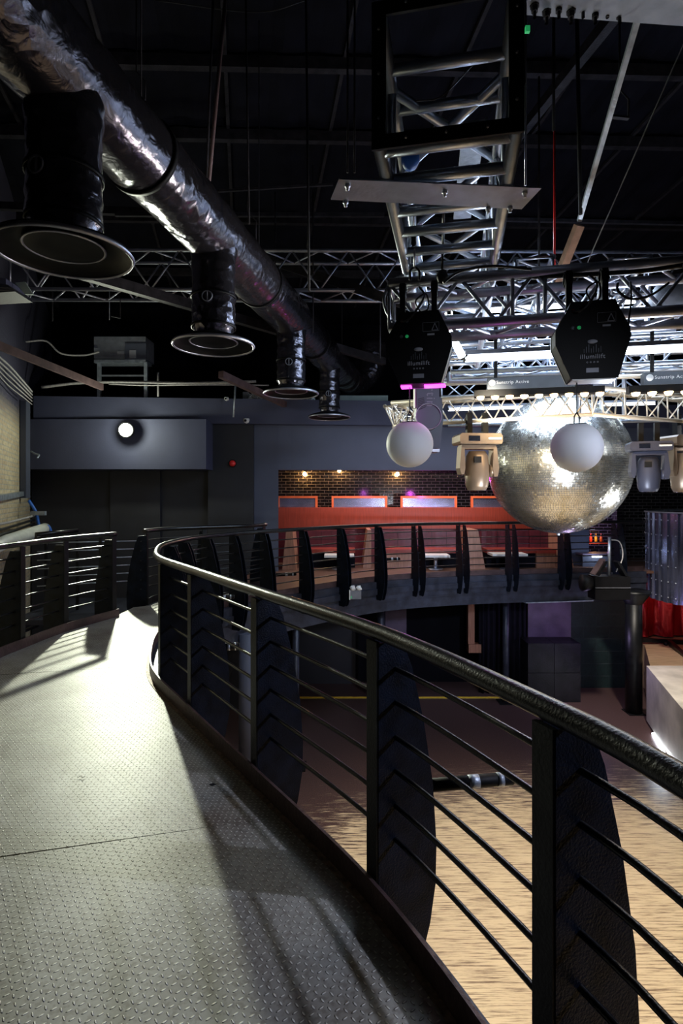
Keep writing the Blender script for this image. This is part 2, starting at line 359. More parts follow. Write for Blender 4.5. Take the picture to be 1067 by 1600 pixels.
def brick_mat(name, c1, c2, mortar, bw, rh, ms, rough, axis='xz', bump=.6, metal=0, rotz=0, spec=.5, patch=None):
    m, nt, b = new_mat(name); L = nt.links
    tc = nt.nodes.new('ShaderNodeTexCoord'); mp = tex(nt, 'ShaderNodeMapping'); mp.inputs['Rotation'].default_value = (0, 0, rotz); L.new(tc.outputs['Object'], mp.inputs['Vector'])
    sp = nt.nodes.new('ShaderNodeSeparateXYZ'); L.new(mp.outputs[0], sp.inputs[0])
    cb = nt.nodes.new('ShaderNodeCombineXYZ'); L.new(sp.outputs[0], cb.inputs[0]); L.new(sp.outputs[2], cb.inputs[1])
    br = tex(nt, 'ShaderNodeTexBrick', Color1=(*c1, 1), Color2=(*c2, 1), Mortar=(*mortar, 1), Scale=1.0)
    br.inputs['Brick Width'].default_value = bw; br.inputs['Row Height'].default_value = rh; br.inputs['Mortar Size'].default_value = ms
    br.inputs['Mortar Smooth'].default_value = .2; L.new(cb.outputs[0], br.inputs['Vector'])
    n = tex(nt, 'ShaderNodeTexNoise', Scale=14.0, Detail=5.0); L.new(tc.outputs['Object'], n.inputs['Vector'])
    cr = nt.nodes.new('ShaderNodeValToRGB'); cr.color_ramp.elements[0].position = .3; cr.color_ramp.elements[0].color = (.45, .42, .40, 1); cr.color_ramp.elements[1].position = .6
    L.new(n.outputs['Fac'], cr.inputs[0])
    mx = nt.nodes.new('ShaderNodeMix'); mx.data_type = 'RGBA'; mx.blend_type = 'MULTIPLY'; mx.inputs[0].default_value = .6
    L.new(br.outputs['Color'], mx.inputs[6]); L.new(cr.outputs[0], mx.inputs[7]); out = mx.outputs[2]
    if patch:                # brick blends to a dark navy tone above a height
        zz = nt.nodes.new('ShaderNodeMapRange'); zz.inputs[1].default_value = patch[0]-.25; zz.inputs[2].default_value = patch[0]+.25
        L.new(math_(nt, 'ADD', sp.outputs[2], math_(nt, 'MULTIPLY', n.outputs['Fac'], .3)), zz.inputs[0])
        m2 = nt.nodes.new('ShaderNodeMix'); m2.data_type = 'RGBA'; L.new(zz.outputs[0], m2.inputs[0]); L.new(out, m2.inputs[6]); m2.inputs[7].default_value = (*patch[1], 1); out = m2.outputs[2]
    L.new(out, b.inputs['Base Color']); sock(b, 'Roughness', rough); sock(b, 'Metallic', metal); sock(b, 'Specular IOR Level', spec)
    h = math_(nt, 'SUBTRACT', math_(nt, 'MULTIPLY', n.outputs['Fac'], .25), math_(nt, 'MULTIPLY', br.outputs['Fac'], 1))
    bp = tex(nt, 'ShaderNodeBump', Strength=bump, Distance=.008); L.new(h, bp.inputs['Height']); L.new(bp.outputs[0], b.inputs['Normal'])
    return m
M['tile'] = brick_mat('glazed_black_brick_tile', (.012, .011, .013), (.020, .018, .020), (.18, .165, .17), .235, .083, .008, .14, bump=.9)
M['plum_tile'] = brick_mat('glazed_plum_tile', (.05, .022, .06), (.07, .03, .08), (.20, .16, .25), .16, .10, .006, .18, rotz=1.2)
M['green_tile'] = brick_mat('dark_green_block', (.008, .020, .022), (.010, .026, .028), (.016, .030, .034), .62, .30, .012, .5)
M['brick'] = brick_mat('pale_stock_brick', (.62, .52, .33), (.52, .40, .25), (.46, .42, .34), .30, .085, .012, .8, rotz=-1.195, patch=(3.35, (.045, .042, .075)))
M['tread_a'] = tread_mat('diamond_plate_near', .12); M['tread_b'] = tread_mat('diamond_plate_middle', .02); M['tread_c'] = tread_mat('diamond_plate_far', -.06)
M['floor'] = floor_mat()

def mirror_glass_mat():
    m, nt, b = new_mat('streaked_mirror_glass'); L = nt.links
    tc = nt.nodes.new('ShaderNodeTexCoord'); n = tex(nt, 'ShaderNodeTexNoise', Scale=5.0, Detail=5.0); L.new(tc.outputs['Object'], n.inputs['Vector'])
    cr = nt.nodes.new('ShaderNodeValToRGB'); cr.color_ramp.elements[0].color = (.25, .27, .45, 1); cr.color_ramp.elements[1].color = (.6, .6, .8, 1)
    L.new(n.outputs['Fac'], cr.inputs[0]); L.new(cr.outputs[0], b.inputs['Base Color']); sock(b, 'Metallic', .9); sock(b, 'Roughness', .25)
    return m
M['mirror'] = mirror_glass_mat()
def mirrorball_mat():
    m, nt, b = new_mat('mirror_tiles'); L = nt.links
    tc = nt.nodes.new('ShaderNodeTexCoord'); n = tex(nt, 'ShaderNodeTexNoise', Scale=3.0, Detail=8.0, Roughness=.75); L.new(tc.outputs['Object'], n.inputs['Vector'])
    cr = nt.nodes.new('ShaderNodeValToRGB'); e = cr.color_ramp.elements
    e[0].position = .33; e[0].color = (.42, .36, .22, 1); e[1].position = .60; e[1].color = (.92, .93, .90, 1); L.new(n.outputs['Fac'], cr.inputs[0])
    L.new(cr.outputs[0], b.inputs['Base Color']); sock(b, 'Metallic', .92); sock(b, 'Roughness', .24)
    return m
M['ball'] = mirrorball_mat()

# ------------------------------------------------------------------ curves of the balcony
MAIN = Curve([(.98, -1.2), (.92, -.4), (.82, .3), (.66, 1.08), (.53, 1.47), (.144, 2.29), (-.5, 3.26), (-1.16, 4.24), (-1.68, 5.05), (-1.95, 5.8), (-2.10, 6.5),
              (-2.08, 7.25), (-1.92, 7.9), (-1.62, 8.5), (-1.24, 8.98), (-.70, 9.6), (.33, 10.6), (1.39, 11.25), (3.05, 11.75), (5.1, 12.1), (6.75, 12.4)], 1)
LEFT = Curve([(-1.55, -1.2), (-1.75, 0), (-2.05, 1), (-2.5, 2), (-2.95, 3), (-3.3, 4), (-3.5, 5), (-3.55, 5.74), (-3.52, 6.1), (-3.42, 6.85), (-3.12, 7.75)], -1)
REAR = Curve([(-2.98, 8.5), (-2.97, 8.8), (-2.80, 9.15), (-2.35, 9.55), (-1.75, 9.95), (-1.40, 10.5)], -1)

# ------------------------------------------------------------------ structure
FZ = -3.0
struct('floor', MB().slab([(-8, -2), (10.6, -2), (10.6, 17), (-8, 17)], FZ-.1, FZ), M['floor'])
def deck(name, pl, m, z0=-.03, z1=0): return struct(name, MB().slab([(p[0], p[1]) for p in pl], z0, z1), m)
INS = -.03
def usect(cv, ylo, yhi):
    us = [u*.02 for u in range(int(cv.len/.02)) if ylo <= cv.pos(u*.02).y <= yhi]; return us
def near_u(cv, y, first=True):
    best = min((abs(cv.pos(u*.02).y-y), u*.02) for u in range(int(cv.len/.02)) if (not first or u*.02 < 11)); return best[1]
def strip(yl0, yl1, ym0, ym1):
    a, b = near_u(MAIN, ym0), near_u(MAIN, ym1); c, d = near_u(LEFT, yl0, False), near_u(LEFT, yl1, False)
    return [tuple(p[:2]) for p in MAIN.off(INS, 0, a, b)]+[tuple(p[:2]) for p in reversed(LEFT.off(INS, 0, c, d))]
deck('floor', strip(-1.2, 2.30, -1.2, 2.92), M['tread_a'])
deck('floor', strip(2.305, 5.13, 2.925, 5.50), M['tread_b'])
uA, uB = near_u(MAIN, 5.505), MAIN.find(415, 8.0, 10)
pl = [tuple(p[:2]) for p in MAIN.off(INS, 0, uA, uB)]+[(-1.60, 9.95), (-2.35, 9.45), (-2.8, 9.05), (-2.98, 8.45), (-3.12, 8.35), (-3.14, 7.75)]+[tuple(p[:2]) for p in reversed(LEFT.off(INS, 0, near_u(LEFT, 5.135, False), LEFT.len))]
deck('floor', pl, M['tread_c'])
pl = [tuple(p[:2]) for p in MAIN.off(INS, 0, uB+.005, MAIN.len)]+[(10.6, 12.5), (10.6, 16.2), (-2.2, 16.2), (-1.95, 10.9), (-1.62, 9.98)]
deck('floor', pl, M['bar_floor'], -.06, 0)
# balcony edge beam under the rail
mb = MB(); sweep(mb, MAIN, [(-.10, -.03), (-.10, -.36), (.05, -.36), (.05, -.24), (.09, -.24), (.09, -.13), (.06, -.13), (.06, -.002), (-.09, -.002)])
struct('trim_1', mb, M['fascia'])
mb = MB(); sweep(mb, MAIN, [(-.02, -.36), (-.02, -.60), (.02, -.60), (.02, -.40), (.04, -.40), (.04, -.36)])
struct('trim_2', mb, M['fascia'])
mb = MB(); sweep(mb, LEFT, [(-.10, -.03), (-.10, -.45), (.05, -.45), (.05, -.002), (-.09, -.002)])
struct('trim_3', mb, M['fascia'])
mb = MB(); sweep(mb, MAIN, [(-.10, -.60), (-.10, -.62), (.05, -.62), (.05, -.60)], MAIN.find(820, 11, 12.5), MAIN.find(925, 11, 12.5)); struct('trim_7', mb, M['steel_light'])
# worn edge strip along the deck
mb = MB(); sweep(mb, MAIN, [(-.065, .001), (-.065, .006), (-.037, .006), (-.037, .001)], 0, uB); struct('trim_4', mb, M['rust_edge'])
mb = MB()
mb.tube([(-1.2, 9.02, .004), (-1.55, 9.85, .004)], .03, 6)
struct('trim_5', MB().bb((-1.6, 9.0, .0), (-1.5, 9.05, .004)) if False else mb, M['yellow'])
# lower strip of yellow tape on the floor edge
struct('trim_6', MB().bb((-1.3, 12.85, FZ), (3.75, 12.93, FZ+.012)), M['yellow'])
# ceiling: sloping sheet roof
def roofz(y): return 8.3-.1*y
def roof():
    mb = MB(); vs = []; fs = []; n = 150
    for i in range(n+1):
        x = -12+24*i/n
        dz = .03 if i % 4 < 2 else 0
        vs += [(x-.17*(-3), -3, roofz(-3)+dz), (x-.17*18, 18, roofz(18)+dz)]
    for i in range(n): fs.append((2*i, 2*i+2, 2*i+3, 2*i+1))
    return mb.add(vs, fs)
struct('ceiling', roof(), M['roof'])
# left brick wall, going away from the camera
def wallp(x0, y0, x1, y1, z0, z1, th=.15):
    return MB().bar((x0, y0, (z0+z1)/2), (x1, y1, (z0+z1)/2), th, z1-z0)
LW = lambda y: -6.62+.394*(11.6-y)
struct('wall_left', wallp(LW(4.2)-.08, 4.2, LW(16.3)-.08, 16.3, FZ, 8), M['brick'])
struct('wall_back', MB().bb((-9, 16.3, FZ), (10.75, 16.45, 8)), M['void'])
struct('wall_right', MB().bb((10.6, -2, FZ), (10.75, 16.4, 8)), M['void'])
struct('wall_front', MB().bb((-9, -2.15, FZ), (10.75, -2.0, 8.6)), M['void'])
struct('wall_side', MB().bb((-8.2, -2.0, FZ), (-8.05, 4.2, 8)), M['void'])
# partition behind the walkway
a = at(45, 733, 11.6); b = at(322, 655, 11.6)
sof = MB().bb((-6.55, 11.6, a.z), (b.x, 12.5, b.z)); struct('wall_soffit', sof, M['navy'])
p0 = MB().prism([(-6.5, 11.75), (-2.6, 12.05), (9.5, 13.05), (9.5, 13.3), (-2.6, 12.9), (-6.9, 12.9)], (0, 0, (3.24+3.78)/2), (1, 0, 0), (0, 1, 0), (0, 0, .54))
struct('wall_band', p0, M['navy'])
struct('wall_recess', MB().bb((-6.9, 12.4, FZ), (-2.85, 12.5, 3.3)), M['charcoal'])
struct('wall_panel', MB().bb(at(172, 800, 12.3).to_tuple()[:2]+(FZ,), (at(250, 800, 12.3).x, 12.4, 2.25)), M['charcoal'])
struct('wall_pier', MB().bb((at(325, 0, 12.2).x, 12.2, FZ), (at(396, 0, 12.2).x, 12.9, 3.25)), M['charcoal'])
struct('wall_pillar', MB().slab([(-1.96, 12.3), (at(435, 0, 12.35).x, 12.35), (at(435, 0, 12.35).x-.12, 13.0), (-1.96, 12.9)], FZ, 3.38), M['navy_light'])
struct('wall_fascia', MB().slab([(at(435, 0, 12.35).x, 12.35), (at(455, 0, 12.4).x, 12.4), (9.5, 13.0), (9.5, 13.2), (at(455, 0, 12.4).x, 12.6), (at(435, 0, 12.35).x, 12.6)], 2.25, 3.38), M['navy_light'])
struct('wall_tiled', MB().bb((-2.2, 15.3, 0), (5.6, 15.4, 2.9)), M['tile'])
struct('wall_bar_side', MB().bb((-2.2, 13.0, 0), (-1.80, 15.3, 2.9)), M['navy'])
struct('ceiling', MB().bb((-2.2, 13.05, 2.42), (9.4, 15.3, 2.5)), M['charcoal'])
struct('wall_booth', MB().bb((-1.9, 13.95, 0), (5.3, 14.3, 1.0)), M['maroon'])
# right part of the back: plum tiled return and black tiled wall
pa = at(958, 0, 13.6); pb = at(990, 0, 14.6)
struct('wall_plum', wallp(6.55, 13.35, 7.55, 15.0, 0, 3.9, .1), M['plum_tile'])
struct('wall_tiled_right', MB().bb((6.5, 15.0, 0), (10.6, 15.1, 3.9)), M['tile'])
struct('wall_dark_panel', MB().bb((5.55, 13.5, 0), (6.0, 13.6, 2.3)), M['navy'])

# below the balcony
struct('wall_under', MB().bb((-6, 14.0, FZ), (6.2, 14.15, -.1)), M['void'])
q0 = at(825, 0, 13.4).x; q1 = at(892, 0, 13.4).x
struct('wall_plum_panel', MB().bb((q0, 13.4, -2.2), (q1, 13.5, -.4)), M['plum'])
q2 = at(602, 0, 13.6).x; q3 = at(635, 0, 13.6).x
struct('wall_plum_pier', MB().bb((q2, 13.6, FZ), (q3, 13.75, -.3)), M['plum'])
struct('wall_green', MB().bb((q1, 13.55, FZ), (at(986, 0, 13.4).x, 13.65, -.3)), M['green_tile'])

# ------------------------------------------------------------------ railings
RODZ = [.95, .81, .665, .525, .38, .24]
FINP = [(.0, 1.065), (.12, 1.065), (.17, .95), (.235, .70), (.285, .42), (.305, .15), (.30, -.02), (.27, -.18), (.225, -.31), (.19, -.34), (.06, -.34), (.0, -.30)]
def railing(label, cv, stations, u0, u1, rodr=.0105, rail_r=.033, rz=1.10, up=0, kick='black_paint', wide_from=99):
    t = thing('balcony_railing', label, 'railing', cv.pos((u0+u1)/2))
    part('handrail', MB().tube([p for p in cv.off(.03, rz, u0, u1, .08)], rail_r, 14), M['rail_paint'], t)
    mb = MB(); sweep(mb, cv, [(-.035, -.0), (-.035, .105), (-.020, .105), (-.020, -.0)], u0, u1, .08); part('kick_plate', mb, M[kick], t)
    for z in RODZ:
        part('rod', MB().tube(cv.off(.085, z*(rz/1.1), u0, u1, .10), rodr, 8), M['rail_paint'], t)
    for u in stations:
        p = cv.pos(u); tg = cv.tan(u); n = cv.nor(u)
        q = p+n*(.0)
        wb, hs = (.075, .036) if u < wide_from else (.030, .078)
        post = part('post', MB().box((q.x, q.y, (rz-.03+.0)/2+.0), (wb, .016, rz-.03), Matrix((tg, n, V((0, 0, 1)))).transposed()), M['black_paint'], t)
        for sgn in (-1, 1):
            o = p+tg*(sgn*hs)
            part('fin_plate', MB().prism(FINP, o, n, (0, 0, 1), tg*.009), M['fin_paint'], post)
    return t
um = [MAIN.find(x, 0.3, 5.6) for x in (850, 583, 398, 297, 250)]
um = [um[0]-1.05, um[0]-2.1]+um
for x, lo, hi in ((258, 6.3, 7.2), (281, 6.9, 8), (318, 7.4, 8.6), (361, 8, 9.2), (409, 8.4, 9.8), (470, 9, 10.4), (529, 9.6, 11), (588, 10, 11.4), (648, 10.5, 11.8), (718, 11, 12), (795, 11, 12.2), (876, 11.5, 12.4), (960, 11.5, 12.6)):
    um.append(MAIN.find(x, lo, hi))
railing('long black curved balcony railing with wide fins, sweeping from the foreground round to the bar', MAIN, um, 0, MAIN.len-.02, kick='kick_brown', wide_from=MAIN.find(625, 10, 12))
ul = [LEFT.find(x, 3, 8) for x in (35, 103)]+[LEFT.len-.06]
ul = [ul[0]-.95*k for k in (5, 4, 3, 2, 1)]+ul
railing('shorter black railing with brown kick plate along the left edge of the walkway', LEFT, ul, 0, LEFT.len, rz=1.14, kick='kick_brown')
railing('small black curved railing at the far end of the walkway', REAR, [.05, REAR.find(320, 9, 10.4), REAR.len-.1], 0, REAR.len, rz=1.13)
# stair handrail going down at the far left, with landing
t = thing('stair_railing', 'short black stair handrail with thin rods beyond the left railing', 'railing', at(88, 950, 9.4))
A = at(56, 835, 9.0); B = at(121, 829, 9.6)
part('handrail', MB().tube([A+V((0, 0, -.12)), A, B], .035, 10), M['rail_paint'], t)
for k in range(6):
    part('rod', MB().tube([A+V((.02, 0, -.14-.14*k)), B+V((1.0, .3, -.20-.14*k))], .01, 6), M['steel_light'], t)
for px in (72, 121, 157):
    q = at(px, 832, 9.5); part('post', MB().box((q.x, q.y, (q.z-.0)/2-.25), (.04, .04, q.z+.4)), M['black_paint'], t)
struct('floor', MB().bb((-5.2, 8.7, -.35), (-3.15, 10.6, -.27)), M['fascia'])
for k in range(6):
    struct('floor', MB().bb((-5.3-.28*(k+1), 8.7, -.55-.19*k), (-5.3-.28*k, 10.3, -.50-.19*k)), M['fascia']) if k < 4 else None

# small stage lights strapped to the fins
def strapped(px, py, Y, L, label):
    c = at(px, py, Y); t = thing('strapped_lamp', label, 'lamp', c, group='tube lamps strapped to the railing fins')
    d = V((1, .10, .03)).normalized()
    r = .030
    part('body', MB().tube([c-d*.02, c+d*L], r, 14), M['winch_black'], t)
    for a, b in ((.42, .56), (.80, .88)):
        part('tape', MB().tube([c+d*L*a, c+d*L*b], r*1.05, 14), M['steel_light'], t, 'silver tape band')
    part('end_cap', MB().tube([c+d*L, c+d*(L+.012)], r*.8, 14), M['matte_black'], t)
    part('bracket', MB().bar(c-d*.04+V((0, 0, -.05)), c-d*.04+V((0, 0, .05)), .03, .02), M['black_paint'], t)
strapped(681, 1226, 2.62, .37, 'short black tube with silver tape sticking out from the near fin over the dance floor')
strapped(344, 1011, 4.4, .14, 'stubby black tube with pale tape on the fin left of the nearest thick post pair')
strapped(337, 934, 7.6, .24, 'short black tube with pale tape low between the fins at the railing bend')
strapped(433, 898, 9.6, .32, 'short black tube with tape in front of the pale pink booth side')
strapped(601, 874, 11.1, .30, 'short black tube with tape in front of the maroon booth back')

# ------------------------------------------------------------------ trusses
def truss(label, p0, p1, wd, ht, r=.025, br=.012, m='alu', mbr=None, bay=None, side=None, top_rungs=False, tri=False, kind=('box_truss', 'truss')):
    p0, p1 = V(p0), V(p1); d = (p1-p0); L = d.length; d.normalize()
    up = V((0, 0, 1)); x = d.cross(up).normalized(); z = x.cross(d).normalized()
    t = thing(kind[0], label, kind[1], (p0+p1)/2); mbr = mbr or m
    if tri: cs = [x*(-wd/2)+z*ht/2, x*(wd/2)+z*ht/2, z*(-ht/2)]
    else: cs = [x*(-wd/2)+z*ht/2, x*(wd/2)+z*ht/2, x*(wd/2)-z*ht/2, x*(-wd/2)-z*ht/2]
    for c in cs: part('chord', MB().tube([p0+c, p1+c], r, 12), M[m], t)
    n = max(2, round(L/(bay or ht))); faces = [(i, (i+1) % len(cs)) for i in range(len(cs))]
    for fi, (i, j) in enumerate(faces):
        for k in range(n):
            a = p0+d*(L*k/n); b = p0+d*(L*(k+1)/n)
            if k % 2: part('brace', MB().tube([a+cs[j], b+cs[i]], br, 6), M[mbr], t)
            else: part('brace', MB().tube([a+cs[i], b+cs[j]], br, 6), M[mbr], t)
    for e in (p0, p1):
        for i, j in faces: part('end_rung', MB().tube([e+cs[i], e+cs[j]], br, 6), M[mbr], t)
    return t
F = V((.2017, .9794, 0)); R = V((.9794, -.2017, 0))
# big overhead box truss with black end frame
zb = 3.03+.0; S = .506
c0 = at(697, 212, 2.10); c0.z = 0
def big_truss():
    o = V((c0.x, c0.y, 0)); t = thing('overhead_box_truss', 'large aluminium box truss overhead with a square black end frame', 'truss', (c0.x, c0.y, zb))
    L = 3.85; hw = S/2
    cor = [(-hw, zb), (hw, zb), (hw, zb+S), (-hw, zb+S)]
    for cx, cz in cor:
        a = o+R*cx+V((0, 0, cz)); part('chord', MB().tube([a, a+F*L], .029, 16), M['alu'], t)
    P = lambda cx, cz, s: o+R*cx+V((0, 0, cz))+F*s
    for s_ in [.05, .26, .53, .74, .98, 1.2, 1.45, 1.7, 1.95, 2.2, 2.45, 2.7, 2.95, 3.2, 3.45, 3.7]:
        part('rung', MB().tube([P(-hw, zb, s_), P(hw, zb, s_)], .025, 12), M['alu'], t)
    for s_ in (.30, .56): part('rung', MB().tube([P(-hw, zb+S, s_), P(hw, zb+S, s_)], .025, 12), M['alu'], t)
    q = [.42, 1.06, 1.75, 2.45, 3.15, 3.8]
    for i in range(len(q)-1):
        part('brace', MB().tube([P(-hw, zb+S, q[i]), P(hw, zb+S, q[i+1])], .023, 10), M['alu'], t)
        part('brace', MB().tube([P(hw, zb+S, q[i]), P(-hw, zb+S, q[i+1])], .023, 10), M['alu'], t)
        for sx in (-hw, hw):
            part('side_post', MB().tube([P(sx, zb, q[i]), P(sx, zb+S, q[i])], .021, 10), M['alu'], t)
            part('brace', MB().tube([P(sx, zb, q[i]), P(sx, zb+S, q[i+1])], .021, 10), M['alu'], t)
    fr = MB(); e = -.012
    th = .05; G = hw+.028
    fr2 = [((-G, zb-.028), (G, zb-.028+0), 'h'), ((-G, zb+S+.028), (G, zb+S+.028), 'h')]
    RM = Matrix((R, F, V((0, 0, 1)))).transposed()
    for z in (zb-.003, zb+S+.003): fr.box(P(0, z, e), (2*G, .012, .055), RM)
    for sx in (-1, 1): fr.box(P(sx*(G-.0275), zb+S/2, e), (.055, .012, S+.05), RM)
    f = part('end_frame', fr, M['matte_black'], t)
    for z in (zb-.003, zb+S+.003):
        for q in (-.15, 0, .15): bo = MB(); bo.lathe([(0, 0), (.006, 0), (.006, .006), (0, .006)], P(q, z, e-.012), 8, Matrix.Rotation(PI/2, 3, 'X')); part('bolt', bo, M['alu_dark'], f)
    for sx in (-1, 1):
        for q in (-.17, 0, .17): bo = MB(); bo.lathe([(0, 0), (.006, 0), (.006, .006), (0, .006)], P(sx*(G-.0275), zb+S/2+q, e-.012), 8, Matrix.Rotation(PI/2, 3, 'X')); part('bolt', bo, M['alu_dark'], f)
    return t
big_truss()
# flat aluminium plate under the truss
pz = zb-.035
def z_at(px, py, z): Y = (z-EYE)*FPX/(HY-py); return at(px, py, Y)
pts = [z_at(530, 278, pz), z_at(846, 292, pz), z_at(815, 325, pz), z_at(517, 310, pz)]
t = thing('mounting_plate', 'flat aluminium plate bolted under the overhead box truss', 'plate', sum(pts, V((0, 0, 0)))/4)
part('plate', MB().slab([tuple(p[:2]) for p in pts], pz-.006, pz), M['alu'], t)
for (px, py) in ((543, 286), (540, 312), (695, 296), (797, 321), (820, 297), (763, 322)):
    q = z_at(px, py, pz); part('bolt', MB().lathe([(0, -.032), (.007, -.032), (.007, -.018), (.012, -.018), (.012, -.006), (0, -.006)], (q.x, q.y, pz), 10), M['alu_dark'], t)
# front cross truss carrying the winches
ca = at(612, 489, 3.52); cb_ = ca+R*4.2
ft = truss('front aluminium cross truss that carries the two black winches', ca, cb_, .27, .27, .031, .012, 'alu_dark', bay=.21)
for d_ in (.72, .90):
    for q in (-.135, .135):
        e_ = ca+R*d_+F*q; part('upright', MB().tube([e_+V((0, 0, .135)), e_-V((0, 0, .135))], .013, 8), M['alu_dark'], ft)
a = at(705, 566, 6.3); truss('second aluminium cross truss, behind the bright upper tube light', a, a+R*6.2, .29, .29, .026, .011, 'alu', bay=.27)
a = at(640, 545, 8.4); truss('third aluminium cross truss, deep above the mirror ball', a, a+R*7.4, .4, .4, .026, .012, 'alu', bay=.36)
a = at(690, 610, 9.8); truss('rearmost aluminium cross truss, low behind the mirror ball', a, a+R*7.6, .4, .3, .026, .012, 'alu', bay=.34)
for px, lab in ((835, 'front-to-back aluminium truss above the first batten'), (985, 'front-to-back aluminium truss near the right edge of the rig')):
    a = at(px, 500, 4.6); a.z = 3.49; truss(lab, a, a+F*4.4, .29, .29, .025, .011, 'alu', bay=.3)
# far long truss across the roof
a = at(30, 448, 8.4); b = at(1100, 462, 8.4); a.z = 5.0; b.z = 4.96
truss('long thin box truss crossing the dark roof space from the left wall', a, b, .45, .58, .027, .013, 'alu_dark', bay=.42)
# triangular ring truss round the ball
cz = (2.74+2.49)/2; P1 = V((2.52, 5.6, cz)); P0 = V((.62, 6.5, cz)); P2 = V((4.1, 6.25, cz)); P3 = V((5.3, 7.4, cz))
t1 = truss('warm-lit triangular truss left of the corner, in front of the mirror ball', P0, P1, .22, .25, .022, .008, 'alu_warm', bay=.16, tri=True, kind=('triangular_truss', 'truss'))
t2 = truss('pale triangular truss right of the corner, running off the right edge', P1, P2, .22, .25, .022, .008, 'alu_warm', bay=.16, tri=True, kind=('triangular_truss', 'truss'))
t3 = truss('pale triangular truss at the far right, behind the right moving heads', P2, P3, .22, .25, .022, .008, 'alu_warm', bay=.16, tri=True, kind=('triangular_truss', 'truss'))
P0b = V((.60, 8.9, cz))
t4 = truss('pale triangular truss running back from the left end of the ring', P0+V((0, .1, 0)), V((1.2, 8.6, cz)), .22, .25, .022, .008, 'alu_warm', bay=.2, tri=True, kind=('triangular_truss', 'truss'))

# ------------------------------------------------------------------ tube lights
def tube_light(label, a, b, r=.022, housing=True):
    a, b = V(a), V(b); t = thing('tube_light', label, 'light', (a+b)/2, group='cool white tube lights in the rig')
    part('tube', MB().tube([a, b], r, 12), M['tube_light'], t)
    if housing: part('housing', MB().bar(a+V((0, 0, r+.02)), b+V((0, 0, r+.02)), .07, .035), M['grey'], t)
    for q in (a, b): part('end_cap', MB().box(q+V((0, 0, .01)), (.03, .05, .06)), M['matte_black'], t)
a = at(727, 561, 4.75); tube_light('thick bright white tube light just behind the front winches', a, a+R*1.9*1.2, .027)
a = at(728, 488, 6.15); tube_light('bright white tube light seen high through the front truss', a, a+R*2.3)
a = at(700, 640, 9.4); tube_light('white tube light low, behind the triangular truss', a, a+R*3.2)
a = at(690, 661, 9.7); tube_light('white tube light just above the left grey moving head', a, a+R*1.5)
a = at(720, 528, 9.0); tube_light('white tube light deep in the rig, above the second cross truss', a, a+R*4.6, .02)
tube_light('short white tube light hanging beside the left winch, upper one', at(701, 489, 4.3), at(706, 516, 4.4), .030, False)
tube_light('short slanting white tube light beside the left winch, lower one', at(706, 526, 4.45), at(722, 557, 4.55), .030, False)
a = at(962, 548, 4.45)

# sunstrip battens
def text_mesh(txt, size, m, name='lettering', ext=.0008):
    c = bpy.data.curves.new(name, 'FONT'); c.body = txt; c.size = size; c.extrude = ext; c.space_character = 1.12; c.align_x = 'CENTER'; c.align_y = 'CENTER'
    o = bpy.data.objects.new(name, c); COL.objects.link(o)
    dg = bpy.context.evaluated_depsgraph_get(); me = bpy.data.meshes.new_from_object(o.evaluated_get(dg))
    bpy.data.objects.remove(o); bpy.data.curves.remove(c); me.materials.clear(); me.materials.append(m)
    o = bpy.data.objects.new(name, me); COL.objects.link(o); return o
def put_text(txt, size, m, parent, local, rot=(PI/2, 0, 0), name='lettering'):
    o = text_mesh(txt, size, m, name); o.parent = parent; o.location = local; o.rotation_euler = rot; return o
M['driver'] = mat('blue_grey_driver_casing', (.055, .070, .095), .5, 0, .15, 8)
rzR = math.atan2(R.y, R.x)
def batten(label, a):
    t = thing('lamp_batten', label, 'light', a, rzR, 'long battens of warm lamps', world=False)
    L = 1.14
    hs = part('housing', MB().bb((-.02, -.045, -.075), (L, .045, -.012)), M['winch_black'], t)
    bx = part('driver_box', MB().bb((.10, -.055, -.012), (.88, .045, .095)).bb((.88, -.03, 0), (1.05, .03, .06)), M['driver'], t)
    put_text('Sunstrip Active', .042, M['white_ink'], bx, (.33, -.056, .05))
    part('logo_oval', MB().lathe([(0, 0), (.03, 0), (.03, .002), (0, .002)], (.145, -.056, .05), 16, Matrix.Rotation(PI/2, 3, 'X')), M['white_ink'], bx)
    for k in range(9):
        x = .04+k*(L-.08)/8
        part('lamp', MB().lathe([(.0, -.028), (.022, -.024), (.034, -.006), (.036, .004), (0, .004)], (x, -.028, -.078), 14), M['warm_lamp'], t)
    for x in (.18, .98): part('hook_clamp', MB().bb((x-.015, -.01, .05), (x+.015, .01, .64)), M['matte_black'], t)
    part('plug', MB().tube([(.90, -.06, .02), (1.02, -.06, .02)], .018, 8), M['blue'], t, 'blue power plug')
    return t
bt = batten('long black batten with a row of warm lamps, left of the second white globe', at(744, 609, 5.35))
dup(bt, at(984, 602, 4.95), label='long black batten with warm lamps at the right edge of the photo')
light('batten_glow', 'AREA', at(840, 622, 5.3), 14, (1, .7, .36), at(840, 800, 5.3), 1.1, sy=.06)
light('batten_glow', 'AREA', at(1050, 616, 4.95), 14, (1, .7, .36), at(1050, 800, 4.95), 1.0, sy=.06)

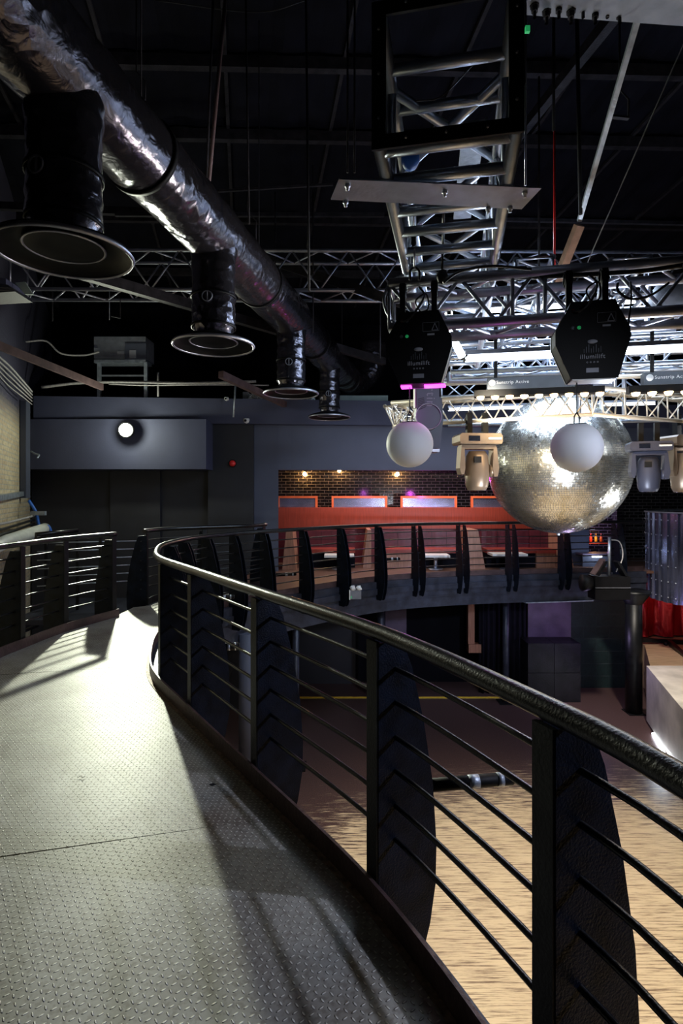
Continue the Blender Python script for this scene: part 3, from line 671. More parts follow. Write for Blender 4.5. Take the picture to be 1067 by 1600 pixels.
# ------------------------------------------------------------------ winches and globes
OUT = [(-.108, .197), (.112, .200), (.186, .045), (.186, -.015), (.128, -.215), (-.108, -.215), (-.186, -.03), (-.186, .045), (-.125, .155)]
def winch(label, c, magenta):
    t = thing('hoist_winch', label, 'winch', c, rzR, 'black winches holding white globes', world=False)
    body = part('casing', MB().prism(OUT, (0, 0, 0), (1, 0, 0), (0, 0, 1), (0, .13, 0)), M['winch_black'], t)
    rim = [(x*1.02, z*1.02) for x, z in OUT]
    part('back_rim', MB().prism(rim, (0, .068, 0), (1, 0, 0), (0, 0, 1), (0, .012, 0)), M['alu_dark'], body)
    put_text('illumilift', .034, M['label_ink'], body, (.0, -.0665, -.10))
    put_text('o o o o', .018, M['label_ink'], body, (.0, -.0665, -.128))
    part('logo_oval', MB().lathe([(0, 0), (.026, 0), (.026, .001), (0, .001)], (0, -.066, -.02), 18, Matrix.Rotation(PI/2, 3, 'X')@Matrix.Diagonal((1, .42, 1))), M['label_ink'], body)
    g = MB()
    for k in range(8): g.box((-.042+k*.012, -.0665, -.068+.006*(k % 3)), (.0012, .001, .022+.01*(k % 3)))
    part('printed_bars', g, M['grey'], body)
    wl = MB()
    for q in ((.025, .090), (.115, .090)): wl.box((q[0]+.0, -.0665, .105), (.001, .001, .05))
    wl.box((.07, -.0665, .13), (.09, .001, .001)).box((.07, -.0665, .08), (.09, .001, .001))
    for a_, b_ in (((.075, .085), (.092, .124)), ((.092, .124), (.109, .085)), ((.109, .085), (.075, .085))):
        wl.bar((a_[0], -.0665, a_[1]), (b_[0], -.0665, b_[1]), .003, .001, (0, 1, 0))
    wl.box((.07, -.0665, .062), (.04, .001, .010)); part('warning_label', wl, M['label_ink'], body)
    lb = MB().box((0, -.0665, -.172), (.062, .001, .024)); part('rating_plate', lb, M['grey'], body)
    for x, z, m in ((-.095, .148, 'red'), (-.066, .146, 'steel_light'), (-.098, .058, 'steel_light'), (-.066, .058, 'green')):
        part('button', MB().lathe([(0, -.004), (.010, -.004), (.010, 0), (0, 0)], (x, -.065, z), 12, Matrix.Rotation(PI/2, 3, 'X')), M[m], body)
    for x in (-.10, .085):
        h = part('hanger', MB().bb((x-.016, .02, .17), (x+.016, .045, .40)), M['matte_black'], t)
        part('clamp', MB().lathe([(.028, -.02), (.042, -.02), (.042, .02), (.028, .02), (.028, -.02)], (x, .06, .365), 14, Matrix.Rotation(PI/2, 3, 'Y')), M['matte_black'], h)
    cbm = MB().tube(crom([(-.13, -.03, .16), (-.06, -.10, .14), (.0, -.09, .21), (.03, -.03, .30), (.0, 0, .36)], 6), .006, 6)
    part('cable', cbm, M['cable'], t)
    part('cable', MB().tube(crom([(.02, 0, .19), (-.02, -.02, .27), (.04, -.02, .31), (.05, 0, .23), (-.01, -.03, .2)], 6), .005, 6), M['cable'], t)
    if magenta:
        part('light_strip', MB().bb((-.105, -.03, -.226), (-.045, .03, -.216)).bb((.03, -.03, -.226), (.15, .03, -.216)), M['magenta_led'], t, 'glowing magenta strip')
    else:
        part('edge_strip', MB().bb((-.10, -.06, -.222), (.12, .05, -.216)), M['white'], t)
    return t
def globe(label, c, zt, r=.136):
    t = thing('hanging_globe', label, 'globe', c, 0, 'white globes hanging from the winches', world=False)
    pr = [(0, .90*r)]+[(r*math.cos(a), r*math.sin(a)) for a in [math.radians(64-154*k/24) for k in range(25)]]
    part('shell', MB().lathe([(max(.0001, x), z) for x, z in pr], (0, 0, 0), 40), M['white_globe'], t)
    part('cap', MB().lathe([(0, .93*r), (.055, .93*r), (.06, .885*r), (0, .885*r)], (0, 0, 0), 24), M['matte_black'], t)
    lk = MB()
    for sx in (-1, 1): lk.tube([(sx*.014, 0, .9*r), (sx*.014, 0, .9*r+.045), (0, 0, .9*r+.07)], .0035, 6)
    part('shackle', lk, M['matte_black'], t)
    part('cord', MB().tube([(0, 0, .9*r+.06), (0, 0, zt-c[2])], .0035, 6), M['cable'], t)
W1 = at(655, 545, 3.25); W2 = at(921, 533, 3.02)
winch('left black winch with magenta glow under it', W1, True); winch('right black winch in front of the white tube light', W2, False)
g1 = at(640, 694, 3.25); g2 = at(901, 699, 3.04)
globe('left white globe hanging in front of the slate blue fascia', g1, W1.z-.21); globe('right white globe hanging in front of the mirror ball', g2, W2.z-.21, .136)
light('magenta_glow', 'POINT', W1+V((.08, .15, -.28)), .5, (1, .1, .9), None, .03)

# mirror ball
def mirror_ball(c, r):
    t = thing('mirror_ball', 'huge mirror ball hanging behind the right white globe', 'mirror ball', c, world=False)
    part('core', MB().lathe([(max(1e-4, (r-.008)*math.cos(a)), (r-.008)*math.sin(a)) for a in [(-PI/2+PI*k/48) for k in range(49)]], (0, 0, 0), 96), M['grey'], t)
    mb = MB(); N = 100; s = PI*r/N; rnd = random.Random(3); vs = []; fs = []
    for i in range(N):
        ph = -PI/2+PI*(i+.5)/N; n = max(3, int(2*PI*r*math.cos(ph)/s))
        for k in range(n):
            th = 2*PI*k/n+.13*i
            nr = V((math.cos(ph)*math.cos(th), math.cos(ph)*math.sin(th), math.sin(ph)))
            e1 = V((-math.sin(th), math.cos(th), 0)); e2 = nr.cross(e1)
            nt_ = (nr+e1*rnd.gauss(0, .04)+e2*rnd.gauss(0, .04)).normalized()
            a = (e1-nt_*e1.dot(nt_)).normalized(); b = nt_.cross(a); h = s*.46; p = nr*r; q = len(vs)
            vs += [p+a*h+b*h, p-a*h+b*h, p-a*h-b*h, p+a*h-b*h]; fs.append((q, q+1, q+2, q+3))
    me = bpy.data.meshes.new('mirror_tiles'); me.from_pydata([tuple(v) for v in vs], [], fs); me.materials.append(M['ball'])
    o = bpy.data.objects.new('mirror_tiles', me); COL.objects.link(o); o.parent = t; o['kind'] = 'stuff'
    part('top_cap', MB().lathe([(0, r+.03), (.12, r+.03), (.14, r-.012), (0, r-.012)], (0, 0, 0), 24), M['matte_black'], t)
    part('bottom_finial', MB().lathe([(.02, -r-.03), (.03, -r), (0, -r)], (0, 0, 0), 12), M['alu'], t)
    part('cable', MB().tube([(0, 0, r), (0, 0, 2.6)], .01, 8), M['cable'], t)
mirror_ball(at(872, 726, 8.0), .985)

# ------------------------------------------------------------------ moving heads
def moving_head(label, c, sc, rz, m, group='moving head stage lights', text=None, tilt=0):
    t = thing('moving_head_light', label, 'stage light', c, rz, group, world=False); s = sc
    for q_ in (-.08, .08): part('clamp', MB().box((q_*s, 0, .15*s), (.05*s, .06*s, .22*s)), M['matte_black'], t)
    b = part('base', MB().prism([(-.20, -.05), (.20, -.05), (.21, -.03), (.21, .03), (.19, .05), (-.19, .05), (-.21, .03), (-.21, -.03)], (0, 0, 0), (s, 0, 0), (0, 0, s), (0, .26*s, 0)), m, t)
    part('display', MB().box((-.07*s, -.132*s, 0), (.11*s, .004, .05*s)), M['lens'], b)
    part('handle', MB().box((.13*s, -.14*s, 0), (.12*s, .02*s, .018*s)), M['white'], b)
    y = part('yoke', MB().box((0, 0, -.075*s), (.34*s, .12*s, .04*s)).prism([(-.175, -.07), (-.145, -.07), (-.135, -.28), (-.15, -.34), (-.175, -.34), (-.19, -.28)], (0, 0, 0), (s, 0, 0), (0, 0, s), (0, .13*s, 0)).prism([(.175, -.07), (.145, -.07), (.135, -.28), (.15, -.36), (.185, -.36), (.20, -.28)], (0, 0, 0), (s, 0, 0), (0, 0, s), (0, .13*s, 0)), m, t)
    hd = MB(); pr = [(0, .15), (.08, .145), (.105, .10), (.115, 0), (.118, -.09), (.108, -.19), (.085, -.235), (0, -.235)]
    RM = Matrix.Rotation(tilt, 3, 'X')
    hd.lathe([(r_*s, z_*s) for r_, z_ in pr], (0, 0, -.26*s), 20, RM)
    h = part('head', hd, m, t)
    part('vent', MB().box(V((-.03*s, -.108*s, -.20*s)), (.07*s, .02*s, .06*s)), M['matte_black'], h)
    part('lens', MB().lathe([(0, -.24*s), (.06*s, -.24*s), (.07*s, -.23*s)], (0, 0, -.26*s), 20, RM), M['lens'], h)
    part('pivot', MB().lathe([(0, 0), (.055*s, 0), (.06*s, .015*s), (.06*s, .05*s), (0, .05*s)], (.12*s, 0, -.30*s), 20, Matrix.Rotation(PI/2, 3, 'Y')), m, y)
    return t
M['head_warm'] = mat('champagne_grey_casing', (.20, .15, .11), .34, .4, .1, 8)
M['head_cool'] = mat('slate_grey_casing', (.045, .05, .08), .42, .2, .1, 8)
moving_head('warm-lit moving head light left of the mirror ball', at(745, 687, 6.08), 1.12, 0.1, M['head_warm'])
moving_head('dark grey moving head light just right of the mirror ball', at(1013, 698, 6.0), .98, -.25, M['head_cool'])
moving_head('moving head light cut by the right edge of the photo', at(1068, 690, 6.25), 1.15, .25, M['head_warm'])
# big grey one hanging behind the left globe, seen from its side
c = at(667, 606, 3.75)
t = thing('moving_head_light', 'tall slate grey moving head light behind the left globe', 'stage light', c, .05, 'moving head stage lights', world=False)
arm = part('yoke', MB().prism([(-.078, .06), (.075, .06), (.075, -.13), (.078, -.20), (.06, -.27), (.0, -.295), (-.06, -.27), (-.082, -.20), (-.078, -.13)], (0, 0, 0), (1, 0, 0), (0, 0, 1), (0, .09, 0)), M['head_cool'], t)
part('pale_edge', MB().bb((-.088, -.03, -.14), (-.078, .02, .06)), M['white'], arm)
part('pivot', MB().lathe([(.082, 0), (.088, 0), (.088, .012), (.082, .012), (.082, 0)], (0, -.045, -.20), 32, Matrix.Rotation(PI/2, 3, 'X')), M['alu_dark'], arm)
o = put_text('Martin', .085, M['grey'], arm, (.015, -.047, -.01), (PI/2, PI/2, 0))
vn = MB()
for k in range(7): vn.bar((-.07, -.047, -.085-.012*k), (-.03+.002*k, -.047, -.075-.010*k), .004, .002, (0, 1, 0))
part('vent', vn, M['matte_black'], arm)
part('head', MB().prism([(.05, -.02), (.115, -.06), (.125, -.2), (.10, -.40), (.03, -.40), (-.02, -.2)], (0, .14, 0), (1, 0, 0), (0, 0, 1), (0, .17, 0)), M['head_cool'], t)
part('hanger', MB().bb((-.02, -.02, .05), (.02, .02, .33)), M['matte_black'], t)
part('lens_rim', MB().bb((.03, .06, -.425), (.10, .22, -.405)), M['alu_dark'], t)

# ------------------------------------------------------------------ ventilation duct
def duct():
    ax = lambda Y: V((-1.74+.206*(Y-3.5), Y, 4.33))
    t = thing('ventilation_duct', 'long black foil-wrapped ventilation duct running to the back of the hall', 'duct', ax(5))
    pts = []; rs = []; Y = -1.0; rnd = random.Random(5)
    while Y < 12.6:
        p = ax(Y); pts.append(p+V((rnd.uniform(-.006, .006), 0, rnd.uniform(-.006, .006)))); rs.append(.293+rnd.uniform(-.008, .008)); Y += .16
    part('pipe', MB().tube(pts, rs, 40), M['foil'], t)
    e = ax(12.55); part('elbow', MB().tube(crom([e, e+V((.12, .45, .0)), e+V((.35, .75, .12)), e+V((.62, .80, .45)), e+V((.66, .8, 1.0))], 8), .30, 28), M['foil'], t)
    for Y in (1.75, 4.35, 6.95, 9.55, 12.0):
        p = ax(Y); d = V((.2017, .9794, 0)); part('strap', MB().tube([p-d*.025, p+d*.025], .306, 40), M['winch_black'], t)
        part('hanging_rod', MB().tube([p+V((0, 0, .3)), V((p.x, p.y, roofz(p.y)))], .006, 6), M['steel'], t)
    for i, (Y, r_, dx) in enumerate(((3.5, .22, 0), (5.65, .215, 0), (8.3, .21, 0), (10.8, .20, 0))):
        p = ax(Y); k = Y*.0
        n_ = 26; prof = []
        z0 = 3.26
        neck = MB(); pr = []
        for j in range(n_+1):
            z = z0+(p.z-.05-z0)*j/n_; q = r_*(1+.28*max(0, 1-abs(z-p.z)/.45)**2)+rnd.uniform(-.006, .006)*1.3
            if j < 3: q = r_*.88
            pr.append((q, z))
        neck.lathe(pr, (p.x, p.y, 0), 36)
        nk = part('drop_duct', neck, M['foil'], t)
        for z, rr in ((z0+.12, r_*1.01), (z0+.42, r_*1.03)): part('band', MB().lathe([(rr, z-.012), (rr+.006, z-.012), (rr+.006, z+.012), (rr, z+.012)], (p.x, p.y, 0), 36), M['winch_black'], nk)
        # damper knob facing the camera
        dirc = V((-p.x*.4, -p.y, 0)).normalized(); dirc = V((-.25, -1, 0)).normalized() if i == 0 else V((-.05, -1, 0)).normalized()
        kc = V((p.x, p.y, z0+.36))+dirc*(r_+.012); yaw = math.atan2(dirc.y, dirc.x)+PI/2
        RK = Matrix.Rotation(yaw, 3, 'Z')@Matrix.Rotation(PI/2, 3, 'X')
        part('damper_knob', MB().lathe([(.045, 0), (.054, 0), (.054, .010), (.045, .010), (.045, 0)], kc, 24, RK).box(kc, (.010, .012, .085), Matrix.Rotation(yaw, 3, 'Z')), M['grey'], nk)
        D = .40
        ds = MB().lathe([(r_*.9, 3.30), (r_*1.05, 3.285), (.30, 3.262), (D, 3.222), (D+.012, 3.195), (D, 3.182), (D-.012, 3.195), (.33, 3.235), (.25, 3.255), (.235, 3.25), (.22, 3.255), (.10, 3.262), (.001, 3.268)], (p.x, p.y, 0), 48)
        tilt = (math.radians(.8), 0, 0, 0)[i]; pc = V((p.x, p.y, 3.24)); RT = Matrix.Rotation(tilt, 3, 'X')
        ds.v = [tuple(pc+RT@(V(q_)-pc)) for q_ in ds.v]
        dd = part('diffuser', ds, M['diff'], nk)
        dc = MB().lathe([(.13, 3.27), (.225, 3.238), (.24, 3.232), (.225, 3.228), (.12, 3.242), (.001, 3.245)], (p.x, p.y, 0), 40)
        dc.v = [tuple(pc+RT@(V(q_)-pc)) for q_ in dc.v]; part('diffuser_cone', dc, M['diff'], dd)
        rm = MB().lathe([(D+.004, 3.212), (D+.016, 3.196), (D+.004, 3.178), (D-.010, 3.190), (D+.004, 3.212)], (p.x, p.y, 0), 48); rm.v = [tuple(pc+RT@(V(q_)-pc)) for q_ in rm.v]; part('rim', rm, M['alu_dark'], dd)
        rm = MB().lathe([(.236, 3.236), (.246, 3.230), (.236, 3.222), (.228, 3.228), (.236, 3.236)], (p.x, p.y, 0), 40); rm.v = [tuple(pc+RT@(V(q_)-pc)) for q_ in rm.v]; part('inner_rim', rm, M['alu_dark'], dd)
M['diff'] = mat('black_lacquered_metal', (.006, .006, .007), .45, 0, .3, 8, spec=.12)
duct()

# ------------------------------------------------------------------ roof steel, rods, wires
def beam(name, label, cat, a, b, w_, h_, m, group=None):
    return solo(name, MB().bar(a, b, w_, h_), M[m], label, cat, (V(a)+V(b))/2, group)
for Y, lab in ((6.2, 'nearest'), (7.4, 'second'), (8.7, 'third'), (10.9, 'fourth'), (13.0, 'farthest')):
    a = V((-7, Y-.1, roofz(Y)-.10)); b = V((8.5, Y+.25, roofz(Y)-.16))
    beam('roof_purlin', 'dusty dark steel purlin crossing under the roof, %s one from the camera' % lab, 'beam', a, b, .10, .16, 'steel', 'purlins under the roof')
ORD = ['leftmost', 'second', 'third', 'fourth', 'fifth', 'sixth', 'seventh', 'eighth', 'rightmost']
for k in range(9):
    x = -5.6+1.6*k; a = V((x, 3, roofz(3)-.03)); b = V((x-.17*12, 15, roofz(15)-.03))
    beam('roof_rib', 'thin dark rib down the underside of the roof, %s from the left' % ORD[k] if 0 < k < 8 else 'thin dark rib down the underside of the roof, %s one' % ORD[k], 'beam', a, b, .05, .05, 'steel', 'ribs under the roof')
beam('roof_beam', 'dusty diagonal steel beam high on the right of the box truss', 'beam', at(1010, -40, 4.6), at(800, 225, 7.6), .09, .12, 'steel')
beam('roof_beam', 'dark diagonal steel beam crossing under the far truss on the left', 'beam', at(60, 407, 6.6), at(600, 565, 11.5), .10, .14, 'steel')
beam('roof_beam', 'dark diagonal steel beam just left of the left winch', 'beam', at(400, 400, 9.6), at(640, 478, 7.6), .09, .13, 'steel')
beam('pale_conduit_beam', 'long pale slanting steel channel above the mirror ball', 'beam', at(1012, -25, 3.4), at(905, 345, 4.7), .035, .03, 'steel_light')
beam('timber_stub', 'short brown timber stub with frayed wires at the foot of the pale channel', 'beam', at(905, 352, 4.7), at(870, 440, 5.0), .07, .06, 'timber')
beam('concrete_beam', 'pale dusty beam flange at the top right corner', 'beam', at(820, -16, 3.5), at(1120, 4, 3.4), .20, .14, 'grey')
# bolts under flange
t = thing('bolt_cluster', 'row of heavy bolts under the pale flange at the top', 'bolts', at(905, 20, 3.35))
for k in range(9):
    q = at(835+k*19, 14+(k % 2)*9, 3.52); part('bolt', MB().lathe([(.011, -.055), (.011, -.02), (.021, -.02), (.021, .012), (.03, .012), (.03, .02), (0, .02)], q, 8, sm=False), M['steel'], t)
t2_ = thing('rod_cluster', 'second row of bolts behind the first, under the pale flange', 'bolts', at(905, 5, 3.5))
for k in range(8):
    q = at(843+k*20, 2+(k % 2)*5, 3.55); part('bolt', MB().lathe([(.012, -.045), (.012, -.015), (.022, -.015), (.022, .012), (.03, .012), (0, .02)], q, 8, sm=False), M['steel'], t2_)
beam('steel_channel', 'slanting steel channel from the brick wall down over the flood lamp', 'beam', at(-4, 539, 8.4), at(160, 605, 11.2), .05, .13, 'brownsteel')
beam('steel_channel', 'red-brown steel channel hanging over the dark partition', 'beam', at(345, 585, 9.6), at(445, 632, 12.0), .10, .12, 'brownsteel')
def rod(px, y0, y1, Y, r, m, lab, px2=None, name='hanging_rod', cat='rod', group=None):
    a = at(px, y0, Y); b = at(px2 or px, y1, Y); return solo(name, MB().tube([a, b], r, 6), M[m], lab, cat, (a+b)/2, group)
rod(543, -60, 270, 4.2, .009, 'steel', 'dark drop rod left of the box truss, left one of the close pair')
rod(554, -60, 270, 4.2, .009, 'steel', 'dark drop rod left of the box truss, right one of the close pair')
rod(821, 0, 290, 3.0, .006, 'alu_dark', 'thin pale drop rod just right of the black end frame')
rod(865, 12, 205, 4.6, .012, 'matte_black', 'black drop rod right of the truss, above the red cable')
rod(866, 205, 425, 4.6, .009, 'red', 'thin red cable hanging down right of the box truss', name='red_cable', cat='cable')
rod(901, 12, 335, 4.6, .016, 'matte_black', 'thick black drop rod meeting the timber stub', 907)
rod(842, 120, 425, 5.6, .010, 'steel', 'knobbly dark drop rod between the truss and the red cable')
rod(478, 0, 455, 5.5, .013, 'matte_black', 'black drop rod hanging in front of the far truss', 483)
rod(384, 0, 350, 5.0, .009, 'steel', 'dark dusty drop rod above the middle of the duct', 389)
rod(430, 300, 450, 8.5, .010, 'steel', 'thin drop rod from the far truss, just right of the duct')
rod(489, 300, 520, 8.4, .012, 'steel', 'thin drop rod down to the duct, right of its neighbours')
rod(333, 0, 300, 6.0, .014, 'steel', 'long dusty brown hanging rod left of centre, straight one', 322)
rod(352, 0, 300, 5.6, .020, 'brownsteel', 'thick dusty brown slanting pipe high left of centre', 325)
rod(102, -10, 40, 3.2, .004, 'steel_light', 'thin hanger wire above the nearest duct drop')
rod(171, 410, 500, 9, .006, 'steel_light', 'thin pale rod hanging behind the nearest diffuser')
rod(82, 425, 502, 9, .010, 'steel', 'short dark rod hanging near the brick wall')
rod(594, 395, 560, 8.8, .010, 'steel', 'thin rod hanging left of the front truss end')
rod(1118, -45, 425, 3.6, .0035, 'cable_white', 'taut thin white wire slanting at the upper right', 911, 'wire', 'wire')
beam('thin_tube', 'thin horizontal pale tube under the roof left of the box truss', 'tube', at(315, 300, 7.5), at(520, 288, 7.4), .03, .03, 'steel')
beam('thin_tube', 'long dusty horizontal tube above the far truss', 'tube', at(180, 335, 8.6), at(600, 336, 8.8), .05, .06, 'steel')
beam('thin_tube', 'dusty steel angle behind the nearest duct drop', 'tube', at(0, 322, 9.0), at(300, 335, 9.0), .08, .12, 'steel')
beam('thin_tube', 'dark horizontal tube right of the box truss below the roof', 'tube', at(780, 343, 8.6), at(1100, 350, 8.6), .05, .05, 'steel')
def hook(px, y0, y1, Y, lab, wd=30, sgn=-1):
    a = at(px, y0, Y); b = at(px, y1-45, Y); c = at(px+14, y1-30, Y); d = at(px+14, y1, Y); e = at(px+14+sgn*wd, y1-3, Y)
    solo('rod_hook', MB().tube([a, b, c, d], .007, 6).bar(d, e, .03, .015), M['steel'], lab, 'hook', d)
hook(213, 0, 157, 5.2, 'bent hanger hook high on the left, above the duct')
hook(968, 20, 185, 4.2, 'bent hanger hook beside the pale slanting channel')
hook(386, 300, 375, 6.6, 'bent hanger hook just above the middle of the duct')
hook(174, 402, 497, 8.4, 'bent hanger hook between the diffuser and the grey unit', 14)
def cable(lab, pts, r=.006, m='cable', name='cable', cat='cable'):
    q = crom(pts, 8); return solo(name, MB().tube(q, r, 6), M[m], lab, cat, q[len(q)//2])
cable('black cable drooping from the roof to the top of the box truss', [at(240, 0, 6), at(400, 19, 6), at(480, 0, 6)], .006)
cable('thin loose cable across the far inside of the black end frame', [at(650, 158, 2.6), at(690, 150, 2.6), at(742, 98, 2.5)], .003)
cable('thick black cable arching over the front truss toward the right', [at(692, 442, 3.1), at(720, 424, 3.1), at(770, 416, 3.1), at(830, 421, 3.1)], .008)
cable('black cable loop hanging below the right of the front truss', [at(965, 442, 3.0), at(966, 455, 3.0), at(985, 467, 3.0), at(1015, 462, 3.0), at(1045, 442, 3.0)], .007)
cable('black cable dangling from the front truss beside the right winch', [at(985, 440, 3.0), at(986, 470, 3.0), at(982, 505, 3.0), at(985, 525, 3.0), at(975, 528, 3.0)], .005)
cable('black cable running along the front truss top tube', [at(700, 437, 3.3), at(800, 434, 3.25), at(900, 430, 3.15), at(1000, 424, 3.0), at(1067, 415, 2.9)], .014)
cable('clear curved hose at the left end of the front truss', [at(640, 428, 3.4), at(612, 440, 3.4), at(600, 470, 3.4), at(612, 500, 3.4), at(640, 520, 3.4)], .010, 'alu_dark')
cable('bundle of black cables beside the black end frame', [at(812, -10, 2.8), at(815, 60, 2.8), at(806, 100, 2.8), at(818, 130, 2.8), at(812, 60, 2.9)], .012)
solo('cable_tie', MB().box(at(824, 46, 2.75), (.022, .015, .03)), M['green'], 'bright green clip on the cable bundle by the end frame', 'clip', at(824, 46, 2.75))
cable('black drop chain hanging below the mounting plate', [at(693, 330, 2.9), at(692, 380, 3.1), at(690, 430, 3.2)], .007)
solo('chain_weight', MB().lathe([(0, .045), (.025, .03), (.034, 0), (.025, -.03), (0, -.045)], at(691, 432, 3.2), 14), M['matte_black'], 'round black weight at the bottom of the drop chain', 'weight', at(691, 432, 3.2))
t = thing('safety_sling', 'steel sling with shackle hanging under the box truss left side', 'sling', at(648, 390, 3.0))
part('wire', MB().tube([at(646, 330, 2.9), at(647, 362, 3.0)], .004, 6), M['alu_dark'], t)
part('spring', MB().lathe([(.010, .03), (.014, .02), (.012, .0), (.014, -.02), (.010, -.03)], at(646, 375, 3.0), 10), M['steel'], t)
part('wire', MB().tube([at(647, 388, 3.0), at(648, 420, 3.1)], .006, 6), M['alu_dark'], t)
part('shackle', MB().tube(crom([at(641, 438, 3.1), at(641, 424, 3.1), at(648, 418, 3.1), at(655, 424, 3.1), at(655, 438, 3.1)], 5), .007, 8), M['matte_black'], t)
solo('cable_tray', MB().bar(at(742, 190, 3.3), at(722, 340, 4.6), .14, .02), M['steel_light'], 'perforated steel cable tray inside the box truss', 'cable tray', at(740, 250, 3.9))
solo('blue_sling_bag', MB().lathe([(0, .07), (.03, .06), (.045, .02), (.045, -.03), (.03, -.06), (0, -.07)], at(641, 243, 2.7), 16), M['blue'], 'blue rounded tag hanging inside the box truss', 'tag', at(641, 243, 2.7))
for (px, py, Y, L_, lab) in ((760, 590, 7.2, 1.0, 'grey power box on the second cross truss, left'), (1000, 520, 6.9, .8, 'grey power box on the second cross truss, right'), (935, 600, 6.6, .35, 'small grey box under the rig beside the right winch')):
    q = at(px, py, Y); solo('power_box', MB().box(q, (L_, .15, .12)), M['grey'], lab, 'box', q)
# pale pipes across the rig
for i, (px, py, Y, L_, m, lab) in enumerate(((735, 498, 7.6, 5.5, 'alu', 'pale pipe high in the rig behind the upper tube light'), (690, 600, 7.4, 5.2, 'alu_warm', 'warm-lit pipe just above the triangular truss'), (690, 520, 10.5, 7.5, 'alu', 'pale pipe in the deepest part of the rig'), (700, 665, 9.2, 5.0, 'alu', 'pale pipe low behind the mirror ball'))):
    q = at(px, py, Y); solo('rig_pipe', MB().tube([q, q+R*L_], .028, 10), M[m], lab, 'pipe', q+R*L_/2, 'single pipes across the rig')
for i, (px, py, Y) in enumerate(((960, 560, 6.5), (975, 600, 7.0), (1010, 530, 7.0), (1040, 520, 7.5), (905, 600, 7.2), (940, 625, 7.4))):
    q = at(px, py, Y); solo('rig_upright', MB().tube([q+V((0, 0, .75)), q-V((0, 0, .45))], .026, 10), M['alu'], 'pale upright tube in the rig, %s' % ['just left of the right winch edge', 'below the right winch corner', 'behind the right end of the front truss', 'nearest the right edge of the photo', 'hidden under the right winch', 'above the ring truss corner'][i], 'tube', q, 'upright tubes in the rig')
# grey stage monitor dish at right
q = at(1050, 468, 5.2); solo('par_can', MB().lathe([(0, .10), (.10, .09), (.22, 0), (.24, -.14), (.22, -.14), (.2, -.02), (0, .05)], q, 28, Matrix.Rotation(PI/2, 3, 'X')@Matrix.Rotation(-.9, 3, 'Y')), M['grey'], 'round blue-grey lamp housing at the right edge behind the front truss', 'stage light', q)

# ------------------------------------------------------------------ left wall services
q0_ = at(-40, 470, 6.2)
t = thing('louvred_speaker', 'blue-grey slatted box at the left edge under the nearest diffuser', 'box', at(10, 445, 6.2))
part('body', MB().prism([(-.5, .12), (.10, .0), (.10, -.06), (-.5, -.02)], at(10, 445, 6.2), (1, 0, 0), (0, 0, 1), (0, .35, 0)), M['navy'], t)
for k in range(3):
    part('slat', MB().prism([(-.5, -.03-.05*k), (.12+.03*k, -.065-.02*k), (.16+.02*k, -.10-.02*k), (-.5, -.08-.05*k)], at(10, 445, 6.2+.02*k), (1, 0, 0), (0, 0, 1), (0, .35, 0)), M['charcoal'], t)
part('end_plate', MB().prism([(.10, .02), (.21, .03), (.30, -.11), (.21, -.11)], at(10, 445, 6.15), (1, 0, 0), (0, 0, 1), (0, .02, 0)), M['sage'], t)
cvx = at(41, 0, 11.2).x
solo('cable_trunking', MB().bb((at(36, 0, 11.2).x, 11.1, at(0, 778, 11.2).z), (at(45, 0, 11.2).x, 11.25, at(0, 628, 11.2).z)), M['navy_light'], 'vertical navy trunking in the corner beside the brick wall', 'trunking', at(41, 700, 11.2))
lw = lambda y, z, off=.10: V((LW(y)+off, y, z))
solo('cable_trunking', MB().bar(lw(8.6, 1.62, .05), lw(11.2, 1.72, .05), .08, .09), M['steel_light'], 'horizontal grey trunking along the left brick wall', 'trunking', lw(9.9, 1.66))
solo('lagged_pipe', MB().tube([at(-40, 872, 7.3), at(10, 846, 8.6), at(62, 829, 10.6), at(70, 826, 11.1)], [.10, .105, .11, .11], 18), M['pipe'], 'thick pale lagged pipe low along the left brick wall', 'pipe', at(30, 840, 9))
for k in range(5):
    cable('white cable drooping along the left brick wall, strand %s from the top' % ['first', 'second', 'third', 'fourth', 'fifth'][k], [at(-8, 552+7*k, 8.3), at(15, 572+8*k, 9.4), at(38, 598+6*k, 10.2), at(50, 612+5*k, 10.9)], .018-.002*k, 'cable_white')
for k in range(3):
    cable('black cable clipped low along the left brick wall, %s of three' % ['topmost', 'middle', 'lowest'][k], [at(-8, 820+9*k, 8.2), at(10, 817+8*k, 9), at(30, 812+7*k, 10), at(53, 806+6*k, 11)], .022, ('cable_white', 'cable', 'cable')[k])
cable('blue cable loop in the corner below the trunking', [at(45, 782, 11), at(56, 800, 11), at(62, 822, 11), at(75, 822, 11), at(80, 832, 11)], .03, 'blue')
solo('cctv_bracket', MB().box(at(60, 802, 10.9), (.28, .08, .08)), M['steel_light'], 'small pale bracket in the corner above the lagged pipe', 'bracket', at(60, 802, 10.9))
solo('door_hook', MB().tube(crom([at(48, 705, 11.45), at(55, 709, 11.45), at(61, 711, 11.45), at(58, 716, 11.4)], 4), .02, 6), M['steel_light'], 'small metal hook on the navy soffit near the corner', 'hook', at(55, 709, 11.45))
